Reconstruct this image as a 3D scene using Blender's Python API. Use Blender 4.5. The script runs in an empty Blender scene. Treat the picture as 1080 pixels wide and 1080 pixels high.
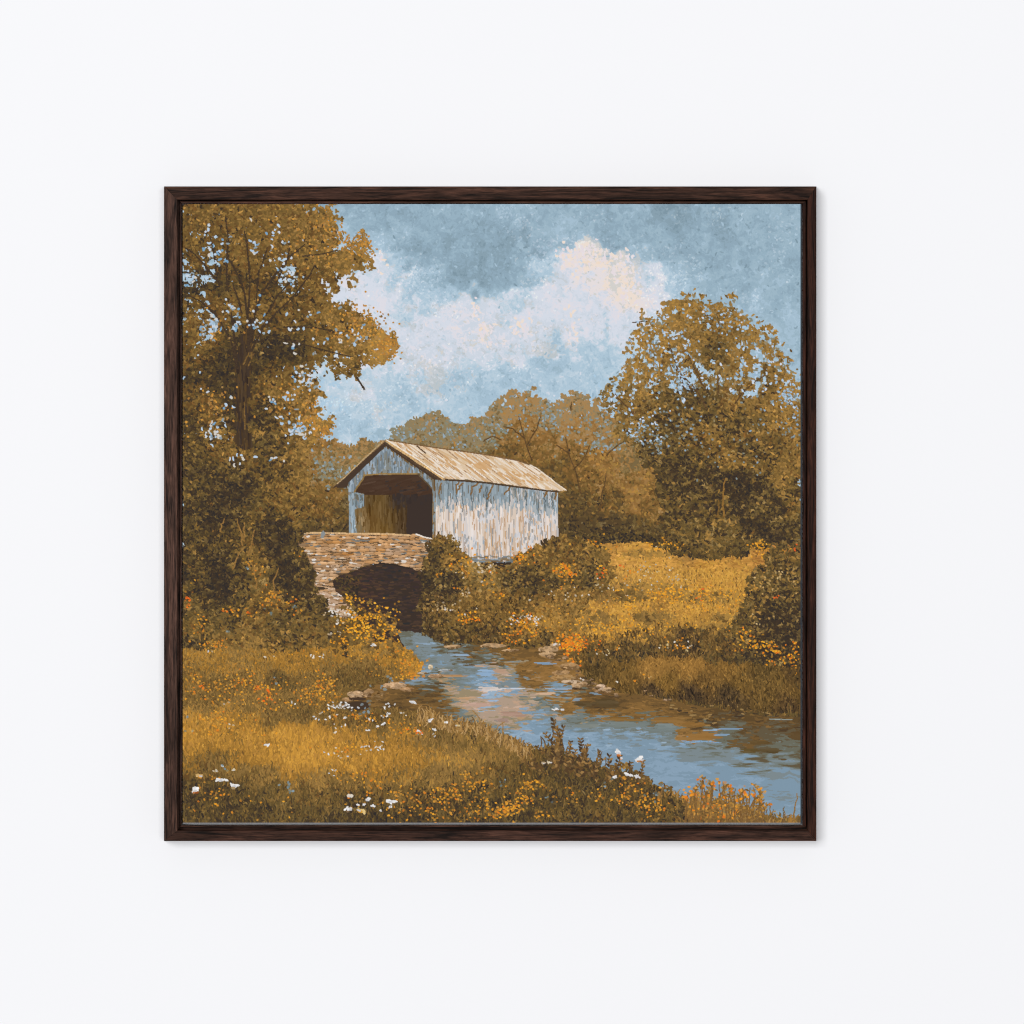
import bpy, math
import numpy as np

scene = bpy.context.scene
C = scene.collection

# ---------------------------------------------------------------- camera, light, exposure
# One unit is a metre. The wall is the plane y = 0, the camera looks along +y.
CAM_D = 3.0                     # from the lens to the front of the frame
DEPTH = 0.036                   # how far the frame stands out from the wall
cam_data = bpy.data.cameras.new('camera')
cam_data.sensor_width = 36.0
cam_data.lens = 36.0*CAM_D/1.08
cam_data.clip_end = 100
cam = bpy.data.objects.new('camera', cam_data)
cam.location = (0, -DEPTH-CAM_D, 0)
cam.rotation_euler = (math.radians(90), 0, 0)
C.objects.link(cam)
scene.camera = cam

world = bpy.data.worlds.new('World')
scene.world = world
world.use_nodes = True
bg = world.node_tree.nodes['Background']
bg.inputs['Color'].default_value = (.985, .985, 1.0, 1)
bg.inputs['Strength'].default_value = .2

def softbox(name, az, el, dist, w, h, power, colour=(1, 1, 1)):
    """a studio softbox aimed at the picture; az to the left, el upwards, in degrees"""
    d = bpy.data.lights.new(name, 'AREA')
    d.shape = 'RECTANGLE'; d.size = w; d.size_y = h
    d.energy = power; d.color = colour
    o = bpy.data.objects.new(name, d)
    a, e = math.radians(az), math.radians(el)
    v = np.array([-math.sin(a)*math.cos(e), -math.cos(a)*math.cos(e), math.sin(e)])
    o.location = tuple(v*dist)
    from mathutils import Vector
    o.rotation_euler = Vector(-v).to_track_quat('-Z', 'Y').to_euler()
    C.objects.link(o)
    return o
softbox('softbox', 13, 8, 14, 5.2, 4.8, 1350)
softbox('fill_softbox', -9, -1, 14, 3.2, 3.2, 610)

scene.view_settings.view_transform = 'Standard'
scene.view_settings.look = 'None'
scene.view_settings.exposure = 0
scene.view_settings.gamma = 1
scene.view_settings.use_curve_mapping = False
scene.render.engine = 'CYCLES'
scene.cycles.use_denoising = True
scene.cycles.pixel_filter_type = 'BLACKMAN_HARRIS'
scene.cycles.filter_width = 1.1

# ---------------------------------------------------------------- helpers
def srgb(r, g, b):
    f = lambda v: (v/12.92 if v <= .04045 else ((v+.055)/1.055)**2.4)
    return (f(r/255), f(g/255), f(b/255), 1)

def mat(name):
    m = bpy.data.materials.new(name); m.use_nodes = True
    nt = m.node_tree
    return m, nt, nt.nodes['Principled BSDF']

def N(nt, kind, **kw):
    n = nt.nodes.new(kind)
    for k, v in kw.items():
        if k in n.inputs: n.inputs[k].default_value = v
        else: setattr(n, k, v)
    return n

def mesh_obj(name, verts, faces, material, parent=None, smooth=False):
    me = bpy.data.meshes.new(name)
    me.from_pydata([tuple(v) for v in verts], [], faces)
    me.validate(); me.update()
    me.materials.append(material)
    o = bpy.data.objects.new(name, me); C.objects.link(o)
    if parent: o.parent = parent
    return o

def at(px, py, depth):
    """a point of the frame: millimetre marks across its front, depth in mm behind the front"""
    k = (CAM_D+depth/1000)/CAM_D
    return ((px-540)/1000*k, -DEPTH+depth/1000, (540-py)/1000*k)

# ---------------------------------------------------------------- the wall
wm, nt, bs = mat('white_wall_paint')
tc = N(nt, 'ShaderNodeTexCoord')
n1 = N(nt, 'ShaderNodeTexNoise', Scale=1.3, Detail=3.0)
n2 = N(nt, 'ShaderNodeTexNoise', Scale=420.0, Detail=2.0)
rp = N(nt, 'ShaderNodeValToRGB')
rp.color_ramp.elements[0].color = (.806, .808, .826, 1); rp.color_ramp.elements[1].color = (.814, .816, .834, 1)
bp = N(nt, 'ShaderNodeBump', Strength=.03, Distance=.0004)
nt.links.new(tc.outputs['Object'], n1.inputs['Vector']); nt.links.new(tc.outputs['Object'], n2.inputs['Vector'])
nt.links.new(n1.outputs['Fac'], rp.inputs['Fac']); nt.links.new(rp.outputs['Color'], bs.inputs['Base Color'])
nt.links.new(n2.outputs['Fac'], bp.inputs['Height']); nt.links.new(bp.outputs['Normal'], bs.inputs['Normal'])
bs.inputs['Roughness'].default_value = .95; bs.inputs['Specular IOR Level'].default_value = .1
w = 4.0
wall = mesh_obj('wall', [(-w, 0, -w), (w, 0, -w), (w, 0, w), (-w, 0, w), (-w, .12, -w), (w, .12, -w), (w, .12, w), (-w, .12, w)],
                [(0, 1, 2, 3), (7, 6, 5, 4), (4, 5, 1, 0), (3, 2, 6, 7), (5, 6, 2, 1), (4, 0, 3, 7)], wm)
wall['kind'] = 'structure'
wall['label'] = 'plain matt white wall behind the framed painting'
wall['category'] = 'wall'

# ---------------------------------------------------------------- the frame
picture = bpy.data.objects.new('framed_painting', None)
picture.empty_display_size = .1
C.objects.link(picture)
picture.location = (-.023, -.0003, -.347)
picture['label'] = 'square autumn painting of a white covered bridge over a stream, in a dark brown frame'
picture['category'] = 'painting'

def wood(name, axis, tint):
    m, nt, bs = mat(name)
    tc = N(nt, 'ShaderNodeTexCoord')
    mp = N(nt, 'ShaderNodeMapping')
    long_, across = 9.0, 150.0
    mp.inputs['Scale'].default_value = (long_, across, across) if axis == 'x' else (across, across, long_)
    mp.inputs['Rotation'].default_value = (0, math.radians(2.0), 0)
    fig = N(nt, 'ShaderNodeTexNoise', Scale=1.0, Detail=5.0, Roughness=.62, Distortion=1.6)
    mp2 = N(nt, 'ShaderNodeMapping')
    mp2.inputs['Scale'].default_value = (60, 900, 900) if axis == 'x' else (900, 900, 60)
    pore = N(nt, 'ShaderNodeTexNoise', Scale=1.0, Detail=3.0, Roughness=.7)
    big = N(nt, 'ShaderNodeTexNoise', Scale=5.0, Detail=2.0)
    for q in (mp, mp2): nt.links.new(tc.outputs['Object'], q.inputs['Vector'])
    nt.links.new(tc.outputs['Object'], big.inputs['Vector'])
    nt.links.new(mp.outputs['Vector'], fig.inputs['Vector']); nt.links.new(mp2.outputs['Vector'], pore.inputs['Vector'])
    r1 = N(nt, 'ShaderNodeValToRGB')
    e = r1.color_ramp.elements
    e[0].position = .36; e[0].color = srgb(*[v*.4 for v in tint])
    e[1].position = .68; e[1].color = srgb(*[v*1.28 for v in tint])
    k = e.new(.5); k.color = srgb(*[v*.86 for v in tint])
    nt.links.new(fig.outputs['Fac'], r1.inputs['Fac'])
    r2 = N(nt, 'ShaderNodeValToRGB')
    r2.color_ramp.elements[0].position = .34; r2.color_ramp.elements[0].color = (.3, .28, .26, 1)
    r2.color_ramp.elements[1].position = .56; r2.color_ramp.elements[1].color = (1, 1, 1, 1)
    nt.links.new(pore.outputs['Fac'], r2.inputs['Fac'])
    mx = N(nt, 'ShaderNodeMix', data_type='RGBA', blend_type='MULTIPLY')
    mx.inputs[0].default_value = .9
    nt.links.new(r1.outputs['Color'], mx.inputs[6]); nt.links.new(r2.outputs['Color'], mx.inputs[7])
    r3 = N(nt, 'ShaderNodeValToRGB')
    r3.color_ramp.elements[0].position = .35; r3.color_ramp.elements[0].color = (.72, .70, .68, 1)
    r3.color_ramp.elements[1].position = .65; r3.color_ramp.elements[1].color = (1.1, 1.1, 1.1, 1)
    nt.links.new(big.outputs['Fac'], r3.inputs['Fac'])
    mx2 = N(nt, 'ShaderNodeMix', data_type='RGBA', blend_type='MULTIPLY')
    mx2.inputs[0].default_value = 1
    nt.links.new(mx.outputs[2], mx2.inputs[6]); nt.links.new(r3.outputs['Color'], mx2.inputs[7])
    nt.links.new(mx2.outputs[2], bs.inputs['Base Color'])
    bp = N(nt, 'ShaderNodeBump', Strength=.55, Distance=.0006)
    nt.links.new(pore.outputs['Fac'], bp.inputs['Height']); nt.links.new(bp.outputs['Normal'], bs.inputs['Normal'])
    bs.inputs['Roughness'].default_value = .5; bs.inputs['Specular IOR Level'].default_value = .04
    return m

# outer rectangle, then lip, groove and ledge widths of each rail (they are hand-planed, no two alike)
OUT = dict(l=173.0, r=861.0, t=196.6, b=887.0)
LIP = dict(l=14.2, r=9.7, t=14.3, b=11.2)
GRO = dict(l=2.6, r=1.5, t=1.6, b=3.6)
LED = dict(l=2.0, r=3.4, t=2.2, b=2.0)
LEDGE_DEPTH = dict(l=13.0, r=5.0, t=4.5, b=6.0)
GROOVE = 20.0
def profile(s):
    a, g, w = LIP[s], LIP[s]+GRO[s], LIP[s]+GRO[s]+LED[s]
    L = LEDGE_DEPTH[s]
    return [(0, 35.6), (0, .8), (.8, 0), (a-.7, 0), (a, .7), (a, GROOVE), (g, GROOVE), (g, L+.3), (g+.3, L), (w-.3, L), (w, L+.3), (w, 35.6)]
P = {s: profile(s) for s in 'lrtb'}
def corner(i, h, v):
    """where the rails h ('l'/'r') and v ('t'/'b') meet, for profile point i"""
    x = OUT['l']+P['l'][i][0] if h == 'l' else OUT['r']-P['r'][i][0]
    y = OUT['t']+P['t'][i][0] if v == 't' else OUT['b']-P['b'][i][0]
    return x, y
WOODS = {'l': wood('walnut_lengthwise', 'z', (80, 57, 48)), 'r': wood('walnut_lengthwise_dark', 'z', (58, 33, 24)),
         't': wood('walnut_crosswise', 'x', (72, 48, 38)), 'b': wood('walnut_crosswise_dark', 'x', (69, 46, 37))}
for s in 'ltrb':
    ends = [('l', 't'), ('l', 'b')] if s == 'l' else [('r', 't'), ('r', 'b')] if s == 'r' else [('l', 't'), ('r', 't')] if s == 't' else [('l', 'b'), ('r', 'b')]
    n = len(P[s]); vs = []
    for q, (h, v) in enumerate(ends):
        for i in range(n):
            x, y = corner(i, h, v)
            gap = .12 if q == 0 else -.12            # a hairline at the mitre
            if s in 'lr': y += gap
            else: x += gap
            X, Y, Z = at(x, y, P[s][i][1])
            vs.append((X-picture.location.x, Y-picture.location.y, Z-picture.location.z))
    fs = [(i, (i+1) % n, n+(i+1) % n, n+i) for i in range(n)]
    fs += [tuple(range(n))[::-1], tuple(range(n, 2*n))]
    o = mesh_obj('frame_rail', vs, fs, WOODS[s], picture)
    import bmesh
    b = bmesh.new(); b.from_mesh(o.data); bmesh.ops.recalc_face_normals(b, faces=b.faces); b.to_mesh(o.data); b.free()

bm_, nt, bs = mat('black_backing_board')
nz = N(nt, 'ShaderNodeTexNoise', Scale=60.0)
rp = N(nt, 'ShaderNodeValToRGB'); rp.color_ramp.elements[0].color = (.006, .005, .005, 1); rp.color_ramp.elements[1].color = (.014, .012, .011, 1)
nt.links.new(nz.outputs['Fac'], rp.inputs['Fac']); nt.links.new(rp.outputs['Color'], bs.inputs['Base Color'])
bs.inputs['Roughness'].default_value = .9
def box(name, x0, x1, y0, y1, d0, d1, m, parent):
    vs = [at(x, y, d) for d in (d0, d1) for x, y in ((x0, y0), (x1, y0), (x1, y1), (x0, y1))]
    vs = [(a-picture.location.x, b-picture.location.y, c-picture.location.z) for a, b, c in vs]
    return mesh_obj(name, vs, [(3, 2, 1, 0), (4, 5, 6, 7), (0, 1, 5, 4), (1, 2, 6, 5), (2, 3, 7, 6), (3, 0, 4, 7)], m, parent)
box('backing_board', 192.2, 844.8, 215.4, 868.6, 30, 33, bm_, picture)

# ---------------------------------------------------------------- the painting
# The picture is laid down stroke by stroke on a fine grid over the canvas.
# Picture units: x to the right 192.5..844.5, y down 215..868 (millimetres on the wall).
PX0, PY0, PX1, PY1 = 192.5, 215.0, 844.5, 868.0
S = 2                                               # grid cells per millimetre
GW, GH = int((PX1-PX0)*S), int((PY1-PY0)*S)
YY, XX = np.mgrid[0:GH, 0:GW].astype(np.float32)
XX = XX/S + PX0 + .25
YY = YY/S + PY0 + .25
rng = np.random.default_rng(7)

def ss(a, b, x):
    t = np.clip((x-a)/(b-a), 0, 1)
    return t*t*(3-2*t)

def upsample(g, ys, xs):
    """bilinear look-up of grid g at float grid coordinates"""
    h, w = g.shape[:2]
    y0 = np.clip(np.floor(ys).astype(int), 0, h-2); x0 = np.clip(np.floor(xs).astype(int), 0, w-2)
    fy = np.clip(ys-y0, 0, 1); fx = np.clip(xs-x0, 0, 1)
    fy = fy*fy*(3-2*fy); fx = fx*fx*(3-2*fx)
    if g.ndim == 3: fy = fy[..., None]; fx = fx[..., None]
    return (g[y0, x0]*(1-fx)+g[y0, x0+1]*fx)*(1-fy)+(g[y0+1, x0]*(1-fx)+g[y0+1, x0+1]*fx)*fy

def noise(sx, sy=None, seed=0, wx=0, wy=0, win=None):
    """value noise, about -1..1, cell sx by sy millimetres; wx, wy bend it"""
    sy = sy or sx
    r = np.random.default_rng(seed)
    g = r.uniform(-1, 1, (int(700/sy)+40, int(700/sx)+40)).astype(np.float32)
    w = win or (slice(None), slice(None))
    if np.ndim(wx) or np.ndim(wy):
        return upsample(g, (YY[w]-PY0+wy)/sy+15, (XX[w]-PX0+wx)/sx+15)
    xs = (XX[0, w[1]]-PX0)/sx+15; ys = (YY[w[0], 0]-PY0)/sy+15
    x0 = xs.astype(int); fx = xs-x0; fx = (fx*fx*(3-2*fx))[None]
    y0 = ys.astype(int); fy = ys-y0; fy = (fy*fy*(3-2*fy))[:, None]
    h = (g[:, x0]*(1-fx)+g[:, x0+1]*fx).astype(np.float32)
    return h[y0]*(1-fy)+h[y0+1]*fy

def fbm(s, seed=0, octs=4, asp=1.0, gain=.55, wx=0, wy=0, win=None):
    o = 0; a = 1; n = 0
    for k in range(octs):
        o = o + a*noise(s*asp/2**k, s/2**k, seed*17+k, wx, wy, win); n += a*a; a *= gain
    return o/math.sqrt(n)*1.5

def field(anchors, p=3.0, soft=6.0, warp=0, seed=0):
    """smooth colours from hand-placed samples (x, y, r, g, b)"""
    a = np.array(anchors, np.float32)
    st = 8
    ys, xs = np.mgrid[0:GH//st+2, 0:GW//st+2].astype(np.float32)
    xs = xs*st/S+PX0; ys = ys*st/S+PY0
    acc = np.zeros(xs.shape+(a.shape[1]-2,), np.float32); wt = np.zeros(xs.shape, np.float32)
    for r in a:
        w = 1/((xs-r[0])**2+(ys-r[1])**2+soft*soft)**(p/2)
        acc += w[..., None]*r[2:]; wt += w
    acc /= wt[..., None]
    dx = dy = 0
    if warp:
        dx = fbm(14, seed+901, 3)*warp; dy = fbm(14, seed+902, 3)*warp
    return upsample(acc, (YY-PY0+dy)*S/st, (XX-PX0+dx)*S/st)

def poly(pts, wob=0, ws=6, seed=0):
    """mask of a polygon; its edge wobbles by wob"""
    p = np.array(pts, np.float32)
    pad = wob*3+1
    ix0 = max(0, int((p[:, 0].min()-pad-PX0)*S)); ix1 = min(GW, int((p[:, 0].max()+pad-PX0)*S)+1)
    iy0 = max(0, int((p[:, 1].min()-pad-PY0)*S)); iy1 = min(GH, int((p[:, 1].max()+pad-PY0)*S)+1)
    win = (slice(iy0, iy1), slice(ix0, ix1))
    X, Y = XX[win], YY[win]
    if wob:
        X = X+fbm(ws, seed+501, 3, win=win)*wob; Y = Y+fbm(ws, seed+502, 3, win=win)*wob
    m = np.zeros((GH, GW), bool)
    c = np.zeros(X.shape, bool)
    for (xa, ya), (xb, yb) in zip(p, np.roll(p, -1, 0)):
        if ya == yb: continue
        c ^= ((ya > Y) != (yb > Y)) & (X < (xb-xa)*(Y-ya)/(yb-ya)+xa)
    m[win] = c
    return m

def inset(pts, k, x0=-1e9, x1=1e9, y0=-1e9, y1=1e9):
    """an outline drawn in towards its middle; points beyond the limits stay"""
    p = np.array(pts, np.float32); c = p.mean(0)
    q = np.where(((p[:, :1] > x0) & (p[:, :1] < x1) & (p[:, 1:] > y0) & (p[:, 1:] < y1)), c+(p-c)*k, p)
    return [tuple(v) for v in q]

def blob(cx, cy, rx, ry):
    return ((XX-cx)/rx)**2+((YY-cy)/ry)**2

def quant(c, pal):
    """nearest tube colour"""
    pal = np.array(pal, np.float32)
    best = np.full(c.shape[:2], 1e9, np.float32); idx = np.zeros(c.shape[:2], np.uint8)
    for k, q in enumerate(pal):
        d = ((c-q)**2).sum(-1)
        m = d < best
        best[m] = d[m]; idx[m] = k
    return pal[idx]

canvas = np.zeros((GH, GW, 3), np.float32)

def put(mask, c):
    canvas[mask] = c[mask] if getattr(c, 'ndim', 1) == 3 else np.array(c, np.float32)

def sample(c, x, y):
    ix = np.clip(((x-PX0)*S).astype(int), 0, GW-1); iy = np.clip(((y-PY0)*S).astype(int), 0, GH-1)
    return c[iy, ix]

def strokes(x, y, ang, L, w, col, curve=0., taper=.5, clip=None):
    """one daub per entry; later daubs cover earlier ones"""
    n = len(x)
    if n == 0: return
    z = np.zeros(n, np.float32)
    ang = z+ang; L = z+L; w = z+w; curve = z+curve
    col = np.broadcast_to(np.array(col, np.float32), (n, 3))
    nt = max(2, int(L.max()*S*1.5)); ns = max(2, int(w.max()*S*1.6))
    t = np.linspace(-.5, .5, nt, dtype=np.float32); s = np.linspace(-.5, .5, ns, dtype=np.float32)
    step = max(1, int(4e6/(nt*ns)))
    for i in range(0, n, step):
        sl = slice(i, i+step)
        A = ang[sl, None, None]+curve[sl, None, None]*t[None, :, None]*.5
        l = L[sl, None, None]*t[None, :, None]
        ww = w[sl, None, None]*s[None, None, :]*np.power(1.0001-np.abs(2*t[None, :, None])**2, taper)
        px = x[sl, None, None]+l*np.cos(A)-ww*np.sin(A)
        py = y[sl, None, None]+l*np.sin(A)+ww*np.cos(A)
        ix = ((px-PX0)*S).astype(np.int32); iy = ((py-PY0)*S).astype(np.int32)
        ok = (ix >= 0) & (ix < GW) & (iy >= 0) & (iy < GH)
        if clip is not None:
            ok &= clip[np.clip(iy, 0, GH-1), np.clip(ix, 0, GW-1)]
        cc = np.broadcast_to(col[sl, None, None, :], ix.shape+(3,))
        canvas[iy[ok], ix[ok]] = cc[ok]

def scatter(n, mask):
    iy, ix = np.nonzero(mask)
    if len(iy) == 0: return np.zeros(0), np.zeros(0)
    k = rng.integers(0, len(iy), n)
    return (ix[k]+rng.random(n))/S+PX0, (iy[k]+rng.random(n))/S+PY0

def pick(pal, n, p=None):
    pal = np.array(pal, np.float32)
    if p is not None: p = np.array(p, float)/sum(p)
    return pal[rng.choice(len(pal), n, p=p)]

FOL = [(50, 41, 37), (64, 50, 37), (78, 58, 36), (90, 68, 36), (104, 78, 38), (118, 86, 40), (132, 96, 44),
       (146, 106, 52), (160, 114, 54), (120, 92, 48), (94, 72, 42), (170, 122, 58), (188, 134, 58), (150, 116, 66), (110, 74, 34)]
def mute(pal, k=.86, v=.97):
    p = np.array(pal, float); g = p.mean(1, keepdims=True)
    return [tuple(q) for q in (g+(p-g)*k)*v]
FOL = [(r*.935, g*.985, b*1.02) for r, g, b in mute(FOL, .95, .98)]
HAZE = [(96, 76, 44), (112, 84, 42), (128, 94, 48), (142, 104, 54), (154, 116, 66), (162, 128, 82), (140, 124, 92),
        (134, 132, 112), (128, 138, 132), (136, 150, 154), (120, 100, 64), (172, 126, 62), (84, 66, 40)]

def leafage(mask, col, n, L=(1.6, 3.6), w=(.9, 1.7), jit=22, lift=0, pal=FOL, ang=None, curve=2.5, warm=.25):
    """leaf daubs over a mask; each takes the local colour, lighter or darker"""
    x, y = scatter(n, mask)
    c = sample(col, x, y)
    v = rng.normal(0, jit, n)+lift
    c = c+v[:, None]*np.array([1.0, .86, .58])
    hot = rng.random(n) < warm*.06
    c[hot] = c[hot]*np.array([1.28, 1.12, .8])
    pal = np.array(pal, np.float32)
    c = pal[((c[:, None, :]-pal[None])**2).sum(-1).argmin(1)]
    a = rng.uniform(0, math.pi, n) if ang is None else rng.normal(ang, .5, n)
    strokes(x, y, a, rng.uniform(*L, n), rng.uniform(*w, n), c, rng.normal(0, curve, n), .6)

def clumps(mask, col, n, leaves=14, R=(2.5, 5), L=(1.8, 4.6), w=(.9, 1.7), tone=15, jit=10, lift=0, pal=FOL, keep=None, warm=.03, light=8):
    """sprays of leaves: every spray has a tone of its own and catches light on top"""
    cx, cy = scatter(n, mask)
    tn = rng.normal(lift, tone, n); r = rng.uniform(*R, n)
    a = rng.uniform(0, 2*math.pi, (n, leaves)); q = np.sqrt(rng.random((n, leaves)))*1.1
    x = (cx[:, None]+np.cos(a)*q*r[:, None]); y = (cy[:, None]+np.sin(a)*q*r[:, None]*.8)
    v = tn[:, None]-np.sin(a)*q*light-np.cos(a)*q*light*.1+rng.normal(0, jit, (n, leaves))
    x, y, v, a = x.ravel(), y.ravel(), v.ravel(), a.ravel()
    c = sample(col, np.repeat(cx, leaves)*.6+x*.4, np.repeat(cy, leaves)*.6+y*.4)+v[:, None]*np.array([1.0, .86, .58])
    k = len(x)
    hot = rng.random(k) < warm
    c[hot] = c[hot]*np.array([1.3, 1.15, .85])
    pal = np.array(pal, np.float32)
    c = pal[((c[:, None, :]-pal[None])**2).sum(-1).argmin(1)]
    if keep is not None:
        ok = sample(keep, x, y) | (rng.random(k) < .12)
        x, y, c, a = x[ok], y[ok], c[ok], a[ok]; k = len(x)
    strokes(x, y, a+rng.normal(0, .7, k), rng.uniform(*L, k), rng.uniform(*w, k), c, rng.normal(0, 2.2, k), .6)

def foliage_base(mask, col, amp=26, s=5, seed=0, pal=FOL):
    iy, ix = np.nonzero(mask)
    win = (slice(iy.min(), iy.max()+1), slice(ix.min(), ix.max()+1))
    n = fbm(s, seed+31, 4, wx=fbm(6, seed+3, 2, win=win)*3, wy=fbm(6, seed+4, 2, win=win)*3, win=win)
    c = quant(col[win]+(n*amp)[..., None]*np.array([1.0, .86, .58], np.float32), pal)
    mm = mask[win]
    canvas[win][mm] = c[mm]

def accents(mask, n, dark=110, L=(2, 6), w=(.8, 1.5)):
    """curled dark gaps where the paint is already deep, ochre lights where it is not"""
    n = int(n*.6)
    x, y = scatter(n, mask)
    u = sample(canvas, x, y); g = u.mean(1)
    d = g < rng.normal(dark*.54, 8, n)
    c = np.where(d[:, None], pick([(56, 45, 36), (62, 49, 37), (70, 54, 36), (60, 47, 34)], n), u*rng.uniform(1.06, 1.26, n)[:, None]*np.array([1.02, 1., .96])+2)
    ok = (g < 112) & (u[:, 0] > u[:, 2]+8) & (d | (rng.random(n) < .6))
    x, y, c = x[ok], y[ok], c[ok]; n = len(x)
    a = np.where(rng.random(n) < .5, rng.normal(.5, .5, n), rng.normal(-.8, .6, n))
    strokes(x, y, a, rng.uniform(*L, n), rng.uniform(*w, n), c, rng.normal(0, 3, n), .7)

def blades(mask, col, n, L=(4, 9), w=(.6, 1.1), jit=20, lean=.25, pal=None, dens=None):
    """upright grass strokes, painted from the back forward"""
    x, y = scatter(n, mask)
    o = np.argsort(y); x = x[o]; y = y[o]
    c = sample(col, x, y)+rng.normal(0, jit, n)[:, None]*np.array([1.1, .85, .45])
    if pal is not None:
        pal = np.array(pal, np.float32)
        c = pal[((c[:, None, :]-pal[None])**2).sum(-1).argmin(1)]
    strokes(x, y-1, -math.pi/2+rng.normal(0, lean, n), rng.uniform(*L, n), rng.uniform(*w, n), c, rng.normal(0, 1.2, n), .7)

def dots(spots, pal, size=(1., 2.), p=None, flat=.7):
    """clusters of flower heads: (x, y, spread x, spread y, count)"""
    for cx, cy, sx, sy, n in spots:
        n = max(2, int(n*.62))
        x = rng.normal(cx, sx*1.1, n); y = rng.normal(cy, sy*1.1, n)
        L = rng.uniform(*size, n)*.95
        under = sample(canvas, x, y)
        f = rng.choice([1., .78, .5], n, p=[.5, .3, .2])[:, None]
        strokes(x, y, rng.normal(0, .7, n), L*1.3, L*flat*1.1, pick(pal, n, p)*f+under*(1-f), 0, .5)

def limb(pts, w0, w1, col, seed=0, n=60, jit=10):
    """a branch: a chain of short daubs along a bent line"""
    p = np.array(pts, np.float32)
    d = np.r_[0, np.cumsum(np.hypot(*np.diff(p, axis=0).T))]
    k = max(6, int(d[-1]*2))
    t = np.linspace(0, d[-1], k)
    x = np.interp(t, d, p[:, 0]); y = np.interp(t, d, p[:, 1])
    x = x+np.interp(t, np.linspace(0, d[-1], 8), rng.normal(0, .5, 8))
    a = np.arctan2(np.gradient(y), np.gradient(x))
    w = np.interp(t, [0, d[-1]], [w0, w1])
    c = np.array(col, np.float32)+rng.normal(0, jit, k)[:, None]*np.array([1, .8, .5])
    strokes(x, y, a, 2.2, w, c, 0, .3)
    return x, y, a, w

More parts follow.
